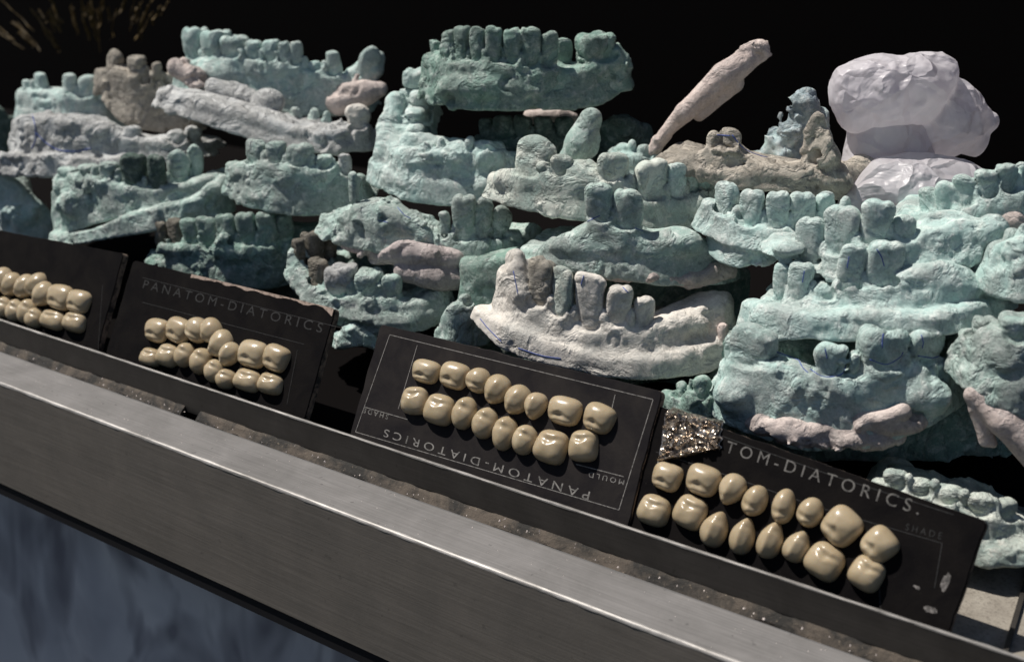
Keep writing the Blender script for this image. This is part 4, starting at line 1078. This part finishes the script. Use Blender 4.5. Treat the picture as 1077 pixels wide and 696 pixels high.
# foil folded over the corner of the last card
A = [np.array(c4.uv(*p, .06)) for p in ((702,427),(759,441),(757,472),(690,487))]
nu, nv_ = 56, 44; V = []
for j in range(nv_+1):
    for i in range(nu+1):
        s_, t_ = i/nu, j/nv_
        q = (A[0]*(1-s_)+A[1]*s_)*(1-t_)+(A[3]*(1-s_)+A[2]*s_)*t_
        e = np.array([[q[0]*1.6, q[1]*1.6, 3.]])
        ed = float(fbm(np.array([[s_*6, t_*6, 1.]]), 3)[0])*.04
        ed1, _f = creases(e*2.2+5); ed2, _f = creases(e*5.0+2)
        z = .07+.34*float(min(ed1[0], .4))+.10*float(ed2[0])+.03*float(fbm(e*4, 2)[0])
        if min(s_, t_, 1-s_, 1-t_) < .02: z = .03
        P = c4.o+c4.u*(q[0]+ed)+c4.v*(q[1]+ed)+c4.n*max(z, .02)
        if t_ < .12: P = P-c4.n*(.12-t_)*2.2
        V.append(P)
Fc = [(j*(nu+1)+i, (j+1)*(nu+1)+i, (j+1)*(nu+1)+i+1, j*(nu+1)+i+1) for j in range(nv_) for i in range(nu)]
fo = solid('crumpled_foil', V, Fc, M['foil'], None, False, V[len(V)//2])
tag(fo, 'crumpled dark silvery foil scrap over the corner of the rightmost card', 'foil')

# ------------------------------------------------------------------ white plastic bag
def bag():
    fr = Frame(960, 130, 14.2, 0)
    sets = {'bag_top': ([('s',922,98,0,47,38,40),('s',955,94,.1,42,36,38),('s',978,82,.5,28,26,30),('s',990,124,.9,46,42,36),('c',1008,118,1.0,24,1036,128,1.1,12),('c',1000,140,1.0,22,1024,148,1.1,14),('c',893,86,0,19,900,118,-.2,20)], .05, .17),
            'knotted_neck': ([('c',925,135,.2,32,912,178,.0,28),('c',950,142,.2,22,958,172,.1,24)], .03, .12),
            'bag_body': ([('s',970,196,-1.3,62,32,46),('c',930,190,-1.3,22,905,215,-1.3,22),('s',1002,198,-1.0,38,28,38),('c',960,210,-.8,40,960,280,.0,50)], .04, .13)}
    root = None
    for nm, (bl, ns, ch) in sets.items():
        (V, Q), _ = build_sdf(fr, (), bl, (), ns, 0, .3, .07, 0, False, 77+len(nm), .22, .5, .2, ch)
        if root is None:
            b = fr.loc(960, 225, 0)[2]-1.2; O = fr.O+np.array([0, 0, b])
            root = thing('plastic_bag', 'white translucent plastic bag tied in a bulging knot, top right behind the casts', 'plastic bag', O)
        W = V[:, :1]*fr.X+V[:, 1:2]*fr.Yd+np.stack([0*V[:, 2], 0*V[:, 2], V[:, 2]-b], 1)
        link(nm, mesh_from(nm, W, Q, M['bag']), root)
bag()

# ------------------------------------------------------------------ cloth below, backdrop, broom
nx, nz = 120, 40; V = []
for j in range(nz+1):
    for i in range(nx+1):
        x = -50+70*i/nx; z = -4.9-30*j/nz
        f = float(fbm(np.array([[x*.16, z*.03, 4.]]), 3)[0]); V.append((x, .9+.6*f*(min(1, j/6)), z))
Fc = [(j*(nx+1)+i, (j+1)*(nx+1)+i, (j+1)*(nx+1)+i+1, j*(nx+1)+i+1) for j in range(nz) for i in range(nx)]
cl = solid('hanging_cloth', V, Fc, M['cloth'], None, True, (-15, 3, -35))
tag(cl, 'mottled blue grey cloth hanging below the counter, blurred', 'cloth')
V = [(-150, 34, -40), (90, 34, -40), (90, 34, 60), (-150, 34, 60)]
bd = solid('backdrop', V, [(0, 1, 2, 3)], M['void'], None, False, (0, 34, -40)); bd['kind'] = 'structure'  # added sheet, black so the space behind looks unlit
V = [(-150, 26.01, -.2), (90, 26.01, -.2), (90, 34, -.2), (-150, 34, -.2)]
bd = solid('floor', V, [(0, 1, 2, 3)], M['void'], None, False, (0, 30, -.2)); bd['kind'] = 'structure'

rs = np.random.RandomState(3)
hub = on_y(120, 130, 25.)
V = []; Fc = []
for i in range(46):
    tx, ty = rs.uniform(-15, 182), 0
    ty = rs.uniform(-12, 14) if tx > 55 else rs.uniform(-5, 42)
    T_ = on_y(tx, ty, 23.+rs.uniform(-1.5, 1.5)); A_ = hub+(rs.rand(3)-.5)*[4, 1, 1.5]
    P = [Vector(A_*(1-t)+T_*t+np.array([0, -1., .6])*math.sin(t*3.1)*.5*rs.rand()) for t in np.linspace(rs.uniform(.66,.93), rs.uniform(.95, 1.05), 7)]
    rr_ = rs.uniform(.04, .13)
    for q, p in enumerate(P):
        for k in range(3):
            an = 2.1*k; V.append(p+Vector((math.cos(an), math.sin(an)*.6, math.sin(an)))*rr_)
    o = len(V)-21
    for q in range(6):
        for k in range(3): Fc.append((o+q*3+k, o+q*3+(k+1) % 3, o+q*3+3+(k+1) % 3, o+q*3+3+k))
br = thing('straw_brush', 'dim yellowish straw bristles fanning out in the dark top left corner', 'brush', hub)
solid('bristles', V, Fc, M['straw'], br, True)
tube('bristle_binding', [hub+np.array([-1.6, .3, -.6]), hub+np.array([0, 0, -.8]), hub+np.array([1.6, .3, -.6])], .6, M['void'], br, 10)

# ------------------------------------------------------------------ light
d = Vector((.46, .14, -.88)).normalized()
sun_d = bpy.data.lights.new('sun', 'SUN'); sun_d.energy = 5.0; sun_d.angle = rad(.5); sun_d.color = (1, .955, .88)
sun = bpy.data.objects.new('sun', sun_d); COL.objects.link(sun); sun.rotation_euler = d.to_track_quat('-Z', 'Y').to_euler()
w = bpy.data.worlds.new('World'); sc.world = w; w.use_nodes = True
nt = w.node_tree; nt.nodes.clear()
sky = nt.nodes.new('ShaderNodeTexSky'); sky.sky_type = 'NISHITA'; sky.sun_disc = False
sky.sun_elevation = math.asin(-d.z); sky.sun_rotation = math.atan2(-d.x, -d.y)
bg = nt.nodes.new('ShaderNodeBackground'); bg.inputs['Strength'].default_value = .05
wo = nt.nodes.new('ShaderNodeOutputWorld'); nt.links.new(sky.outputs[0], bg.inputs[0]); nt.links.new(bg.outputs[0], wo.inputs[0])
sc.view_settings.view_transform = 'Standard'; sc.view_settings.look = 'None'; sc.view_settings.exposure = 0
